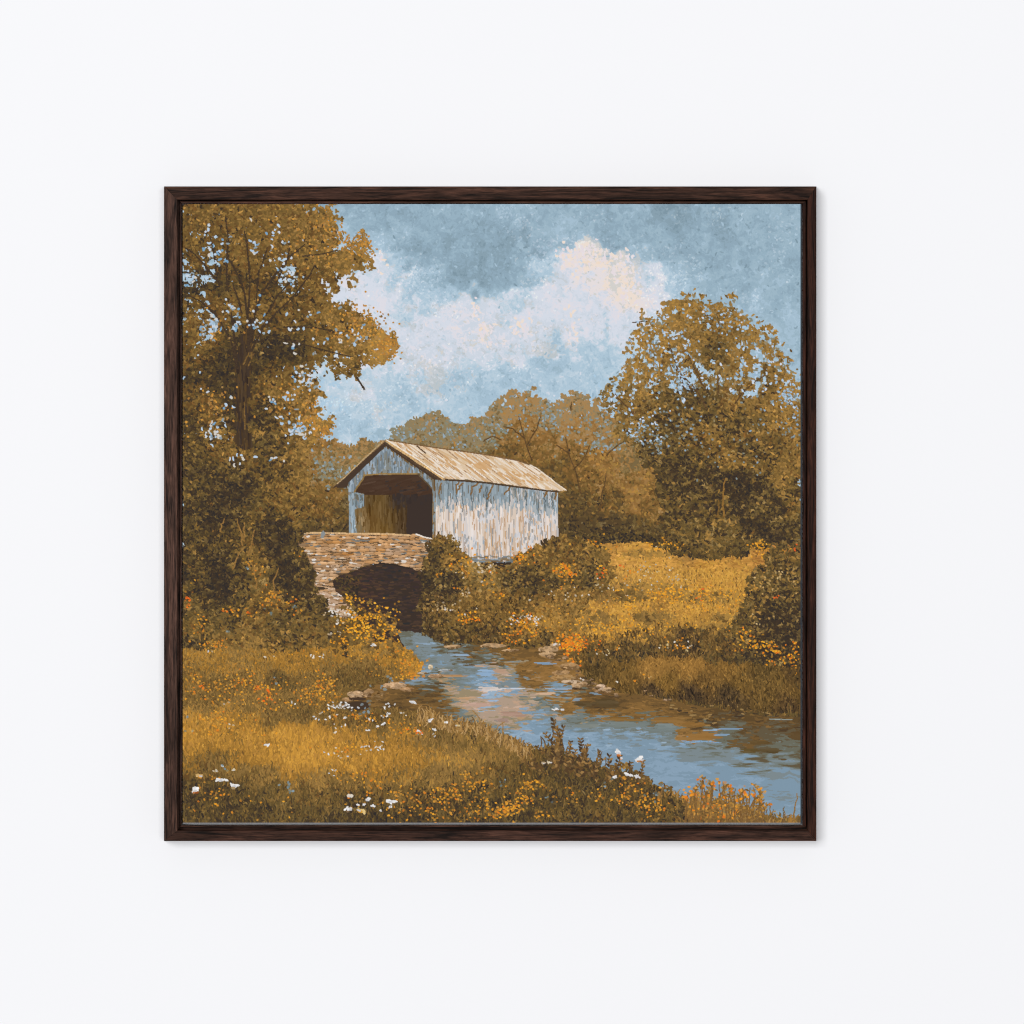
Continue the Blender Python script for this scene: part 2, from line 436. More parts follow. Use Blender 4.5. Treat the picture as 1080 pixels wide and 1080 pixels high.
# ------------------------------------------------ sky
def paint_sky():
    A = [(350, 222, 148, 175, 192), (380, 235, 148, 174, 190), (420, 225, 140, 166, 183), (460, 235, 146, 172, 188), (500, 228, 146, 172, 190),
         (540, 222, 152, 178, 196), (580, 225, 148, 174, 192), (630, 222, 140, 165, 182), (660, 235, 148, 174, 190), (710, 222, 134, 158, 172),
         (740, 240, 150, 174, 188), (780, 230, 150, 172, 184), (830, 225, 152, 176, 192),
         (370, 262, 168, 192, 210), (400, 258, 160, 186, 204), (430, 262, 146, 170, 186), (460, 262, 144, 170, 186), (490, 262, 139, 163, 178),
         (520, 265, 135, 159, 174), (545, 262, 136, 158, 173), (570, 255, 146, 170, 188), (610, 250, 150, 176, 194), (640, 250, 142, 168, 186),
         (690, 255, 146, 172, 188), (730, 265, 146, 170, 186), (760, 260, 146, 169, 184), (800, 265, 148, 173, 190), (835, 275, 150, 176, 192),
         (400, 285, 196, 206, 220), (385, 300, 208, 214, 226), (430, 290, 186, 200, 214), (455, 295, 166, 190, 206), (475, 300, 140, 166, 182), (500, 290, 137, 162, 177), (530, 290, 138, 163, 178),
         (555, 285, 142, 167, 183), (575, 275, 184, 204, 218), (600, 275, 222, 218, 220), (625, 275, 234, 220, 210), (650, 285, 222, 214, 214), (680, 285, 200, 208, 218),
         (705, 290, 162, 188, 204), (735, 295, 148, 174, 190), (770, 295, 150, 174, 189), (820, 300, 156, 180, 194),
         (370, 320, 206, 212, 224), (410, 320, 206, 214, 224), (440, 320, 196, 208, 220), (470, 315, 180, 198, 214), (490, 320, 208, 214, 224), (505, 330, 214, 214, 222), (530, 320, 190, 204, 216), (550, 318, 190, 204, 216),
         (575, 310, 202, 210, 222), (600, 305, 212, 214, 224), (630, 305, 220, 217, 222), (660, 310, 226, 214, 210), (690, 310, 208, 212, 220), (715, 315, 172, 194, 210), (750, 300, 152, 178, 194), (830, 340, 156, 182, 200),
         (400, 345, 196, 206, 218), (430, 355, 208, 212, 224), (470, 345, 204, 211, 222), (500, 350, 214, 212, 220), (520, 365, 214, 213, 222), (545, 345, 218, 212, 220), (580, 340, 208, 212, 222),
         (610, 340, 204, 212, 224), (640, 340, 202, 211, 223), (665, 345, 198, 206, 218), (690, 340, 190, 204, 218), (800, 330, 160, 186, 204),
         (390, 370, 200, 208, 220), (420, 380, 202, 208, 220), (450, 375, 202, 208, 218), (480, 385, 196, 206, 216), (510, 385, 198, 206, 218), (540, 375, 196, 206, 216), (570, 365, 194, 202, 212), (600, 370, 186, 200, 214), (630, 370, 178, 198, 214), (655, 380, 176, 198, 214),
         (360, 400, 180, 204, 222), (380, 415, 196, 204, 212), (400, 400, 180, 200, 214), (425, 405, 178, 200, 214), (450, 410, 188, 198, 206), (480, 400, 184, 198, 210), (510, 400, 176, 198, 214), (540, 395, 168, 194, 212), (575, 390, 162, 186, 204), (605, 390, 172, 196, 212), (640, 405, 170, 196, 214),
         (345, 430, 174, 200, 218), (370, 440, 170, 196, 214), (390, 455, 176, 196, 208), (410, 430, 184, 200, 210), (440, 430, 178, 198, 210), (470, 425, 170, 194, 210), (500, 420, 168, 194, 212), (590, 405, 174, 197, 212), (360, 470, 174, 200, 216), (640, 440, 164, 192, 212), (680, 445, 158, 188, 212), (700, 460, 170, 196, 216),
         (720, 400, 160, 188, 210), (830, 420, 164, 192, 212), (300, 280, 176, 196, 214), (220, 280, 168, 190, 208), (250, 450, 168, 196, 214)]
    c = field(A, 4.8, 10, warp=8, seed=1)
    w1 = fbm(7, 5, 3)*4; w2 = fbm(7, 6, 3)*4
    n1 = fbm(9, 11, 5, gain=.7, wx=w1, wy=w2); n2 = fbm(26, 12, 3)
    n3 = fbm(2.6, 13, 2, wx=w1*1.2, wy=w2*1.2)
    c = c+((n1*8+n2*5+n3*3.2))[..., None]*np.array([1.15, .95, .8], np.float32)
    warmth = fbm(12, 14, 4, gain=.7, wx=w1)*5+n3*3
    lum = c[..., 0:1]
    c = c-ss(212, 230, lum)*np.array([5, 5, 3], np.float32)
    c = c+(ss(178, 196, lum)*(1-ss(200, 212, lum)))*np.array([7, 4, 2], np.float32)*(YY < 395)[..., None]
    c = c+warmth[..., None]*np.array([.8, 0, -1.0], np.float32)*ss(165, 205, lum)
    SKY = [(124, 148, 162), (134, 158, 172), (141, 166, 182), (148, 174, 190), (155, 180, 195), (163, 188, 205), (172, 196, 212), (170, 199, 220), (182, 202, 216),
           (192, 208, 220), (196, 202, 208), (203, 211, 222), (210, 216, 227), (218, 217, 225), (226, 218, 218), (233, 218, 206), (208, 206, 202), (186, 194, 198)]
    canvas[:] = quant(c, SKY)
    al = np.ones((GH, GW), bool)
    # loose curling brush marks
    x, y = scatter(16000, al); n = len(x)
    cc = sample(c, x, y)+rng.normal(0, 9, n)[:, None]*np.array([1.1, .95, .8])
    pal = np.array(SKY, np.float32)
    cc = pal[((cc[:, None]-pal)**2).sum(-1).argmin(1)]
    strokes(x, y, rng.uniform(0, math.pi, n), rng.uniform(1.5, 5, n), rng.uniform(.7, 1.5, n), cc, rng.normal(0, 2.5, n), .5)
    # chalky flecks at the cloud edges
    spots = [(397, 262, 12, 10, 80), (445, 285, 12, 9, 110), (430, 300, 16, 8, 80), (532, 222, 6, 4, 40), (548, 236, 9, 9, 70), (560, 300, 12, 10, 60), (575, 272, 10, 8, 90), (600, 255, 16, 5, 70), (640, 262, 14, 6, 60),
             (700, 295, 14, 14, 120), (715, 225, 5, 8, 26), (712, 265, 8, 6, 40), (728, 288, 8, 8, 50), (757, 228, 5, 6, 26), (790, 318, 8, 5, 50), (815, 270, 10, 9, 46), (830, 235, 12, 8, 30), (625, 225, 10, 8, 40), (470, 322, 14, 6, 50), (690, 330, 16, 10, 60), (460, 395, 30, 14, 120), (400, 425, 30, 18, 160), (540, 395, 24, 8, 70), (370, 440, 20, 14, 80)]
    for cx, cy, sx, sy, n in spots:
        n = int(n*.9)
        x = rng.normal(cx, sx, n); y = rng.normal(cy, sy, n)
        cc = sample(c, x, y)+rng.uniform(4, 22, n)[:, None]*np.array([1.15, .9, .75])
        strokes(x, y, rng.normal(-.7, .8, n), rng.uniform(1.2, 3.6, n), rng.uniform(.6, 1.1, n), np.minimum(cc, 232), rng.normal(0, 3, n), .5)
    # peach lights
    for cx, cy, sx, sy, n in [(622, 274, 12, 8, 130), (655, 280, 6, 10, 50), (658, 306, 6, 9, 50), (600, 270, 8, 5, 30), (502, 325, 3, 6, 16), (512, 350, 4, 6, 18), (545, 343, 8, 6, 24), (604, 340, 5, 8, 18), (403, 280, 3, 6, 8)]:
        x = rng.normal(cx, sx, n); y = rng.normal(cy, sy, n)
        strokes(x, y, rng.normal(1.2, .8, n), rng.uniform(2, 6, n), rng.uniform(1, 2.6, n), pick([(234, 219, 207), (230, 218, 213), (226, 216, 220), (235, 216, 198), (228, 220, 223)], n, [3, 3, 3, 1, 2]), rng.normal(0, 2, n), .5)

# ------------------------------------------------ woods behind the bridge
def paint_back_trees():
    A = [(310, 470, 126, 98, 58), (325, 490, 130, 100, 56), (345, 478, 142, 110, 66), (345, 498, 122, 106, 80), (368, 482, 142, 112, 72), (385, 485, 140, 112, 74), (370, 500, 126, 106, 76),
         (340, 530, 116, 84, 40), (355, 545, 102, 74, 40), (350, 515, 130, 96, 48), (330, 560, 90, 66, 38), (362, 528, 104, 84, 54), (355, 558, 74, 56, 38),
         (415, 460, 134, 126, 104), (430, 450, 138, 124, 92), (455, 447, 144, 126, 90), (470, 455, 132, 122, 92), (445, 465, 130, 112, 80), (485, 462, 134, 118, 84),
         (500, 452, 140, 122, 84), (520, 440, 146, 124, 82), (540, 428, 154, 130, 84), (560, 423, 152, 126, 82), (580, 438, 146, 122, 82), (605, 428, 152, 128, 86), (625, 436, 148, 126, 88), (640, 450, 146, 118, 76),
         (505, 468, 126, 112, 76), (530, 462, 130, 102, 58), (555, 455, 142, 110, 62), (558, 475, 116, 86, 42), (580, 465, 134, 104, 58), (610, 452, 150, 116, 68), (603, 480, 118, 88, 46), (535, 478, 110, 82, 44),
         (630, 470, 146, 110, 58), (650, 468, 146, 114, 70), (668, 485, 132, 104, 68), (590, 495, 108, 80, 44), (595, 515, 98, 72, 40), (620, 505, 122, 90, 46), (640, 495, 142, 104, 52), (632, 482, 150, 108, 50),
         (600, 540, 90, 66, 38), (620, 535, 96, 70, 38), (618, 555, 80, 60, 38), (645, 530, 108, 80, 42), (665, 520, 144, 108, 54), (690, 516, 146, 108, 54), (680, 535, 126, 94, 46), (700, 530, 112, 84, 44),
         (655, 550, 82, 62, 38), (675, 555, 92, 70, 40), (640, 563, 62, 48, 36), (690, 562, 72, 56, 38), (610, 564, 66, 52, 36)]
    c = field(A, 5, 7, warp=6, seed=2)
    outl = [(290, 470), (312, 460), (330, 468), (345, 463), (352, 462), (360, 470), (368, 474), (378, 468), (390, 466), (400, 470), (410, 463), (425, 446), (432, 442), (440, 439), (455, 435), (466, 437), (476, 446), (484, 449), (495, 445), (512, 438), (520, 425),
            (534, 414), (548, 419), (557, 411), (563, 412), (568, 420), (575, 421), (585, 428), (592, 421), (605, 417), (616, 414), (624, 422), (634, 432), (648, 440), (655, 450), (660, 462), (675, 468), (700, 470), (720, 590), (290, 600)]
    m = poly(outl, 2.2, 5, 3)
    op = ss(415, 470, YY)
    hole = noise(2.6, seed=77)*.6+noise(5, seed=78)*.6
    lacy = m & (hole < .22+.9*op)
    foliage_base(lacy, c, 20, 5, 4, HAZE)
    rim = poly(outl, 4, 4, 9)
    clumps(rim & (YY < 490), c, 500, 12, (2, 4.5), tone=9, jit=8, pal=HAZE, keep=None, light=7)
    clumps(m & (YY > 450), c+5, 900, 14, (2.5, 5.5), tone=13, jit=13, pal=HAZE+FOL, light=12)
    leafage(m & (YY > 440), c, 3000, (1.8, 5), (.8, 1.6), 17, 0, HAZE+FOL)
    accents(m & (YY > 470), 2200, L=(1.6, 5))
    # cool grey-blue air between the leaves
    for cx, cy, sx, sy, n in [(425, 455, 14, 7, 130), (470, 455, 12, 7, 110), (500, 462, 14, 8, 110), (525, 448, 12, 10, 80), (575, 435, 14, 8, 100), (592, 445, 10, 8, 70), (635, 465, 14, 6, 120), (628, 445, 12, 8, 60), (350, 495, 14, 10, 120), (375, 510, 8, 8, 50), (560, 440, 24, 14, 70)]:
        x = rng.normal(cx, sx, n); y = rng.normal(cy, sy, n); ok = sample(m, x, y)
        x, y = x[ok], y[ok]
        strokes(x, y, rng.uniform(0, 3.1, len(x)), rng.uniform(1.4, 4, len(x)), rng.uniform(.9, 2, len(x)), pick([(136, 140, 126), (128, 140, 138), (138, 150, 152), (148, 166, 178), (126, 128, 112), (142, 132, 104), (146, 126, 88)], len(x)), rng.normal(0, 2, len(x)))
    clumps(rim & (YY < 470), c+5, 130, 10, (2, 4), tone=10, jit=8, pal=HAZE)
    for pts in [[(560, 485), (553, 462), (548, 440)], [(556, 470), (566, 452), (570, 440)], [(553, 462), (540, 452), (532, 450)], [(612, 520), (606, 495), (600, 478), (596, 462)], [(606, 495), (618, 480), (622, 470)], [(600, 478), (588, 470)], [(510, 465), (520, 460), (528, 464)], [(602, 432), (603, 425)], [(640, 480), (650, 470), (662, 464)], [(632, 540), (636, 515), (640, 500)]]:
        limb(pts, 1.1, .5, (92, 68, 40))

# ------------------------------------------------ the large tree on the right
RT = [(634, 412), (643, 405), (648, 396), (655, 388), (660, 378), (656, 368), (660, 356), (664, 352), (672, 345), (669, 336), (676, 330), (686, 333), (696, 330), (699, 322), (706, 317), (716, 312), (722, 308), (731, 311), (740, 313), (746, 319),
      (757, 320), (768, 318), (776, 315), (779, 322), (788, 327), (798, 334), (801, 343), (812, 346), (816, 356), (826, 364), (830, 376), (839, 390), (844, 400), (850, 420), (850, 575), (820, 590), (760, 585), (715, 580), (700, 572), (700, 530), (690, 500), (676, 486), (668, 470), (656, 456), (650, 440), (640, 432), (634, 422)]
def paint_right_tree():
    A = [(640, 415, 124, 106, 68), (652, 428, 116, 88, 48), (655, 400, 140, 112, 66), (670, 385, 150, 112, 56), (668, 360, 156, 116, 58), (680, 345, 156, 118, 62), (700, 330, 142, 118, 74), (720, 320, 146, 110, 56), (745, 325, 140, 108, 58), (770, 325, 142, 106, 52),
         (790, 340, 146, 112, 60), (700, 355, 142, 106, 52), (725, 345, 134, 100, 50), (750, 345, 118, 88, 46), (762, 360, 94, 72, 40), (775, 350, 124, 92, 46), (690, 370, 138, 102, 50), (712, 375, 122, 92, 48), (735, 365, 140, 108, 60), (752, 372, 90, 70, 40), (780, 370, 132, 98, 50), (800, 365, 140, 106, 56),
         (815, 375, 142, 108, 58), (835, 400, 150, 114, 58), (690, 395, 136, 100, 50), (672, 410, 134, 104, 58), (715, 400, 126, 96, 52), (740, 395, 116, 88, 48), (760, 395, 132, 104, 60), (790, 390, 140, 108, 62), (815, 400, 116, 88, 48),
         (705, 420, 96, 74, 42), (685, 430, 112, 84, 46), (730, 415, 84, 66, 40), (755, 415, 100, 76, 42), (735, 435, 88, 68, 40), (770, 420, 122, 92, 46), (800, 415, 124, 94, 46), (820, 420, 152, 110, 52), (808, 408, 98, 76, 42), (835, 430, 140, 104, 50),
         (670, 445, 122, 94, 52), (700, 445, 86, 66, 38), (720, 450, 92, 70, 38), (760, 445, 98, 74, 38), (745, 455, 124, 90, 42), (775, 450, 92, 70, 38), (800, 445, 106, 82, 44), (825, 450, 134, 98, 46), (790, 460, 112, 84, 42), (840, 455, 126, 94, 46),
         (690, 465, 96, 78, 50), (710, 475, 86, 66, 38), (735, 470, 98, 74, 38), (760, 480, 116, 86, 40), (790, 475, 88, 66, 38), (815, 470, 98, 74, 38), (780, 492, 126, 92, 42), (800, 490, 104, 78, 40), (835, 490, 124, 92, 44),
         (700, 500, 82, 62, 38), (720, 500, 76, 58, 36), (745, 500, 72, 56, 38), (770, 510, 58, 46, 38), (785, 510, 56, 44, 38), (800, 510, 72, 56, 38), (825, 505, 112, 84, 42), (840, 515, 96, 72, 40),
         (715, 525, 88, 66, 38), (735, 530, 84, 64, 38), (760, 530, 88, 66, 38), (775, 525, 62, 50, 38), (795, 530, 80, 62, 40), (815, 535, 78, 60, 38), (835, 535, 104, 78, 40), (720, 550, 84, 64, 38), (740, 550, 94, 72, 40), (765, 555, 100, 76, 42), (790, 550, 64, 50, 38), (810, 560, 56, 44, 36), (835, 555, 78, 60, 38),
         (730, 572, 88, 68, 40), (755, 572, 104, 80, 42), (780, 575, 88, 68, 40), (820, 575, 66, 52, 36)]
    c = field(A, 5, 6, warp=5, seed=3)
    m = poly(RT, 4.2, 9, 11)
    open_ = field([(640, 415, .0), (660, 370, -.05), (680, 350, .05), (720, 315, .1), (725, 335, .35), (760, 360, .8), (700, 360, .15), (670, 385, .1), (690, 395, .05), (725, 390, -.25), (718, 405, -.35), (795, 400, -.5), (765, 385, .2), (800, 370, .1), (835, 395, .0), (834, 422, -.2), (815, 415, .7),
                   (735, 430, 1.2), (705, 425, .7), (690, 415, .1), (660, 445, -.05), (672, 455, -.2), (690, 455, .2), (720, 460, 1.3), (760, 440, 1.3), (800, 450, 1.1), (835, 460, .8), (700, 480, 1), (700, 540, 2), (760, 540, 2), (830, 540, 2), (750, 345, .4), (785, 345, .15)], 4, 6)[..., 0]
    open_ = open_-.08*(1-ss(400, 450, YY))-.1*(1-ss(650, 690, XX))
    h = noise(2.2, seed=41)*.5+noise(5, seed=42)*.6+noise(10, seed=43)*.3
    core = poly(inset(RT, .9, x1=846, y1=500), 7, 8, 11)
    lacy = core & (h < open_+.26)
    foliage_base(lacy, c+4, 20, 5, 5)
    x, y = scatter(1500, poly(inset(RT, .97, x1=846, y1=500), 4, 6, 13) & (YY < 480) & (h < open_+.6)); k = len(x)
    strokes(x, y, rng.uniform(0, 3.1, k), rng.uniform(2, 6, k), rng.uniform(1.2, 2.6, k), pick([(150, 132, 96), (140, 128, 98), (132, 130, 112), (158, 130, 84), (140, 112, 66), (150, 118, 70)], k), rng.normal(0, 2, k))
    # boughs
    for pts, w in [([(752, 560), (750, 520), (748, 480), (745, 440), (740, 405)], 3), ([(745, 440), (735, 420), (722, 400), (708, 385), (700, 372)], 1.8), ([(722, 412), (716, 392), (706, 365), (706, 350)], 1.4), ([(742, 410), (733, 390), (725, 372)], 1.2),
                   ([(762, 440), (757, 415), (757, 392)], 1.2), ([(775, 425), (785, 412), (800, 400), (806, 396)], 1.2), ([(780, 415), (783, 402), (784, 392)], .8), ([(690, 450), (668, 436), (652, 420), (645, 412)], 1.8), ([(668, 436), (660, 440)], .9), ([(668, 340), (690, 338)], .6), ([(728, 400), (724, 380)], .8), ([(806, 440), (818, 420), (826, 405)], .9), ([(672, 440), (668, 425)], .8)]:
        limb(pts, w, .6, (88, 64, 40))
    rim = poly(RT, 6, 6, 12) & (h < open_+.5)
    leaf = rim & (h < open_+.27) & (core | (noise(3.2, seed=45) < .1))
    clumps(rim & (YY < 470), c+1, 620, 11, (1.8, 5), tone=10, jit=9, keep=leaf, warm=.05)
    clumps(m & (YY > 425), c+5, 1100, 16, (2.5, 6), tone=14, jit=13, warm=.03, light=12)
    leafage(leaf, c+1, 5200, (1.8, 4.8), (.8, 1.6), 20)
    accents(leaf, 2200); accents(m & (YY > 430), 3600)
    for pts, w in [([(745, 430), (735, 412), (722, 398), (708, 384)], 1.3), ([(722, 410), (716, 392), (706, 365)], 1.1), ([(742, 408), (733, 390), (725, 372)], 1), ([(775, 425), (785, 412), (800, 400), (806, 396)], 1), ([(668, 436), (652, 420), (645, 412)], 1.2), ([(757, 415), (758, 392)], .9)]:
        limb(pts, w, .5, (92, 68, 42))
    # glints of sky between the leaves
    iy = (YY > 318) & (YY < 470) & m
    x, y = scatter(260, iy & (h > open_-.25)); n = len(x)
    strokes(x, y, rng.uniform(0, 3.1, n), rng.uniform(1.4, 4.4, n), rng.uniform(.8, 1.9, n), pick([(172, 198, 222), (186, 206, 226), (204, 214, 228), (150, 178, 202), (132, 150, 158)], n), rng.normal(0, 2, n))
    for cx, cy, sx, sy, n in [(696, 385, 8, 5, 24), (718, 400, 8, 10, 60), (680, 455, 12, 8, 80), (692, 470, 8, 5, 40), (834, 418, 5, 6, 40), (830, 445, 8, 10, 26), (800, 445, 14, 14, 26), (740, 460, 20, 16, 34), (790, 490, 16, 12, 20), (835, 460, 5, 6, 20), (730, 460, 8, 8, 24), (712, 440, 10, 8, 30), (690, 355, 10, 10, 26), (765, 345, 10, 8, 20), (758, 340, 14, 8, 18)]:
        n = n if cy < 430 else int(n*.55)
        x = rng.normal(cx, sx, n); y = rng.normal(cy, sy, n); ok = sample(m, x, y); x, y = x[ok], y[ok]; n = len(x)
        strokes(x, y, rng.uniform(0, 3.1, n), rng.uniform(1, 3, n), rng.uniform(.9, 1.9, n), pick([(172, 198, 222), (160, 186, 208), (140, 164, 184), (118, 128, 126), (130, 140, 138)], n, [3, 3, 2, 2, 2] if cy < 430 else [0, .4, 2, 4, 5]), rng.normal(0, 2, n))
    # pale trunk low in the shade
    limb([(763, 545), (762, 520), (765, 505)], 1.6, 1, (140, 102, 48)); limb([(757, 545), (758, 528)], 1, .7, (120, 88, 42))

# ------------------------------------------------ meadow behind the stream
def paint_meadow():
    gr = field([(200, 600, 76, 58, 38), (400, 640, 84, 64, 38), (360, 670, 110, 82, 42), (300, 720, 120, 90, 44), (600, 640, 110, 82, 42), (500, 800, 100, 76, 40), (400, 735, 112, 84, 46), (800, 700, 90, 68, 38)])
    foliage_base((YY > 596) & (XX < 470) | (YY > 580) & (XX >= 470), gr, 16, 4, 15)
    A = [(600, 575, 116, 84, 42), (625, 572, 120, 92, 48), (640, 580, 176, 130, 56), (670, 578, 192, 144, 62), (700, 580, 198, 146, 60), (725, 585, 150, 112, 52), (640, 600, 186, 140, 62), (665, 595, 196, 148, 66), (700, 600, 192, 144, 62), (740, 597, 190, 140, 56), (780, 592, 184, 136, 58), (800, 585, 168, 120, 52), (825, 580, 140, 98, 44), (760, 610, 196, 146, 60),
         (720, 612, 186, 140, 62), (680, 612, 182, 138, 64), (655, 615, 172, 130, 62), (780, 620, 190, 140, 58), (630, 615, 130, 96, 46), (640, 630, 130, 94, 46), (670, 625, 160, 118, 52), (700, 632, 170, 122, 46), (740, 625, 188, 134, 54), (770, 632, 184, 134, 54),
         (600, 640, 168, 122, 52), (620, 642, 186, 138, 56), (650, 640, 194, 146, 60), (680, 645, 196, 146, 60), (720, 645, 190, 140, 56), (760, 645, 186, 134, 54), (600, 655, 180, 132, 54), (640, 660, 186, 136, 54), (680, 655, 166, 122, 54), (690, 650, 144, 106, 50), (720, 660, 176, 128, 52), (750, 660, 172, 124, 50),
         (580, 655, 170, 122, 50), (565, 660, 150, 108, 44), (560, 672, 110, 82, 40), (580, 672, 128, 94, 44), (600, 672, 150, 108, 44), (640, 672, 178, 128, 50), (680, 668, 180, 130, 50), (720, 672, 130, 96, 46), (620, 690, 100, 78, 40), (650, 685, 118, 88, 42), (680, 685, 84, 64, 38), (710, 682, 78, 60, 38), (740, 682, 92, 70, 38),
         (600, 700, 96, 72, 38), (630, 700, 84, 66, 36), (655, 700, 76, 58, 36), (680, 700, 112, 84, 42), (700, 705, 142, 104, 50), (730, 705, 138, 102, 50), (760, 700, 96, 72, 38), (790, 695, 88, 66, 38), (820, 700, 86, 64, 38), (840, 700, 80, 60, 36),
         (650, 718, 118, 88, 42), (680, 720, 130, 96, 44), (710, 720, 134, 98, 46), (740, 722, 120, 90, 42), (770, 715, 122, 90, 42), (800, 718, 96, 74, 38), (830, 715, 92, 70, 38), (780, 730, 96, 72, 38), (820, 735, 112, 84, 42), (700, 735, 88, 66, 38), (740, 735, 82, 62, 36), (670, 732, 100, 76, 38), (800, 745, 84, 64, 36), (840, 745, 88, 66, 38)]
    c = field(A, 5, 6, warp=4, seed=4)+np.array([4, -1, 5], np.float32)
    m = poly([(590, 566), (640, 567), (668, 566), (700, 576), (725, 582), (760, 585), (790, 582), (800, 572), (850, 574), (850, 770), (560, 770), (540, 690), (545, 650)], 1.5, 6, 14)
    foliage_base(m, c, 13, 4, 6, FOL+[(190, 142, 60), (202, 150, 62), (184, 136, 66), (172, 126, 56), (208, 158, 74)])
    G = FOL+[(190, 142, 60), (202, 150, 62), (184, 136, 66), (172, 126, 56), (212, 160, 72), (150, 110, 50), (196, 140, 48)]
    x, y = scatter(5000, m & (YY < 650)); n = len(x)
    strokes(x, y, rng.normal(0, .35, n), rng.uniform(2, 6, n), rng.uniform(.6, 1.1, n), sample(c, x, y)+rng.normal(0, 14, n)[:, None]*np.array([1.1, .9, .5]), 0, .5)
    blades(m & (YY > 600) & (YY < 690), c, 9000, (1.6, 3.6), (.6, 1), 20, .4, G)
    blades(m & (YY > 680), c, 8000, (3, 7.5), (.6, 1.1), 20, .35, G)
    # low growth that breaks up the slope
    mc = field([(680, 596, 168, 124, 54), (720, 622, 150, 110, 46), (660, 634, 136, 100, 46), (700, 604, 178, 134, 60), (760, 630, 156, 112, 46), (640, 660, 150, 108, 48), (700, 660, 150, 110, 50), (610, 650, 140, 102, 46)], 4, 5)
    for cx, cy, rx, ry, n in [(690, 622, 46, 6, 60), (745, 630, 40, 6, 50), (664, 630, 16, 5, 30), (690, 652, 24, 5, 34), (632, 656, 22, 8, 50), (720, 664, 60, 6, 60), (606, 655, 20, 10, 40), (640, 604, 12, 10, 26), (770, 655, 24, 8, 30), (680, 584, 30, 3, 24)]:
        clumps(m & (blob(cx, cy, rx, ry) < 1), mc, n, 9, (1.6, 4.2), (1.6, 4.2), (.7, 1.2), tone=16, jit=14, warm=.06)
    x, y = scatter(900, m & (YY < 690)); n = len(x)
    strokes(x, y, -1.5+rng.normal(0, .4, n), rng.uniform(1.2, 3, n), .7, pick([(110, 82, 42), (128, 94, 46), (214, 164, 78), (150, 110, 48)], n), 0, .6)
    ft = field([(690, 572, 84, 64, 38), (720, 580, 92, 70, 40), (755, 580, 100, 76, 42), (790, 578, 84, 64, 38), (820, 574, 84, 64, 40)], 4, 5)
    for cx, cy, rx, ry, n in [(722, 581, 16, 4, 40), (745, 584, 18, 5, 50), (775, 582, 16, 4, 40), (700, 574, 14, 3, 26), (800, 574, 14, 4, 26), (668, 566, 24, 2.5, 30), (832, 576, 14, 3, 20)]:
        clumps(blob(cx, cy, rx, ry) < 1, ft, n, 11, (1.5, 4), (1.6, 4.2), (.7, 1.4), tone=15, jit=14, light=11)
    # shaded strip under the trees
    leafage(poly([(600, 563), (668, 562), (700, 570), (640, 573), (600, 578)], 1), field([(620, 566, 80, 62, 38), (660, 566, 76, 58, 38)]), 900, pal=FOL)

# ------------------------------------------------ covered bridge over a stone arch
def planks(m, col, n, ang, L, w, jit, pal=None, seed=0):
    x, y = scatter(n, m)
    c = sample(col, x, y) if getattr(col, 'ndim', 1) == 3 else np.broadcast_to(np.array(col, np.float32), (n, 3))
    c = c+rng.normal(0, jit, n)[:, None]
    if pal is not None:
        c = pick(pal, n)+rng.normal(0, jit, n)[:, None]
    strokes(x, y, rng.normal(ang, .04, n), rng.uniform(*L, n), rng.uniform(*w, n), c, 0, .25, clip=m)

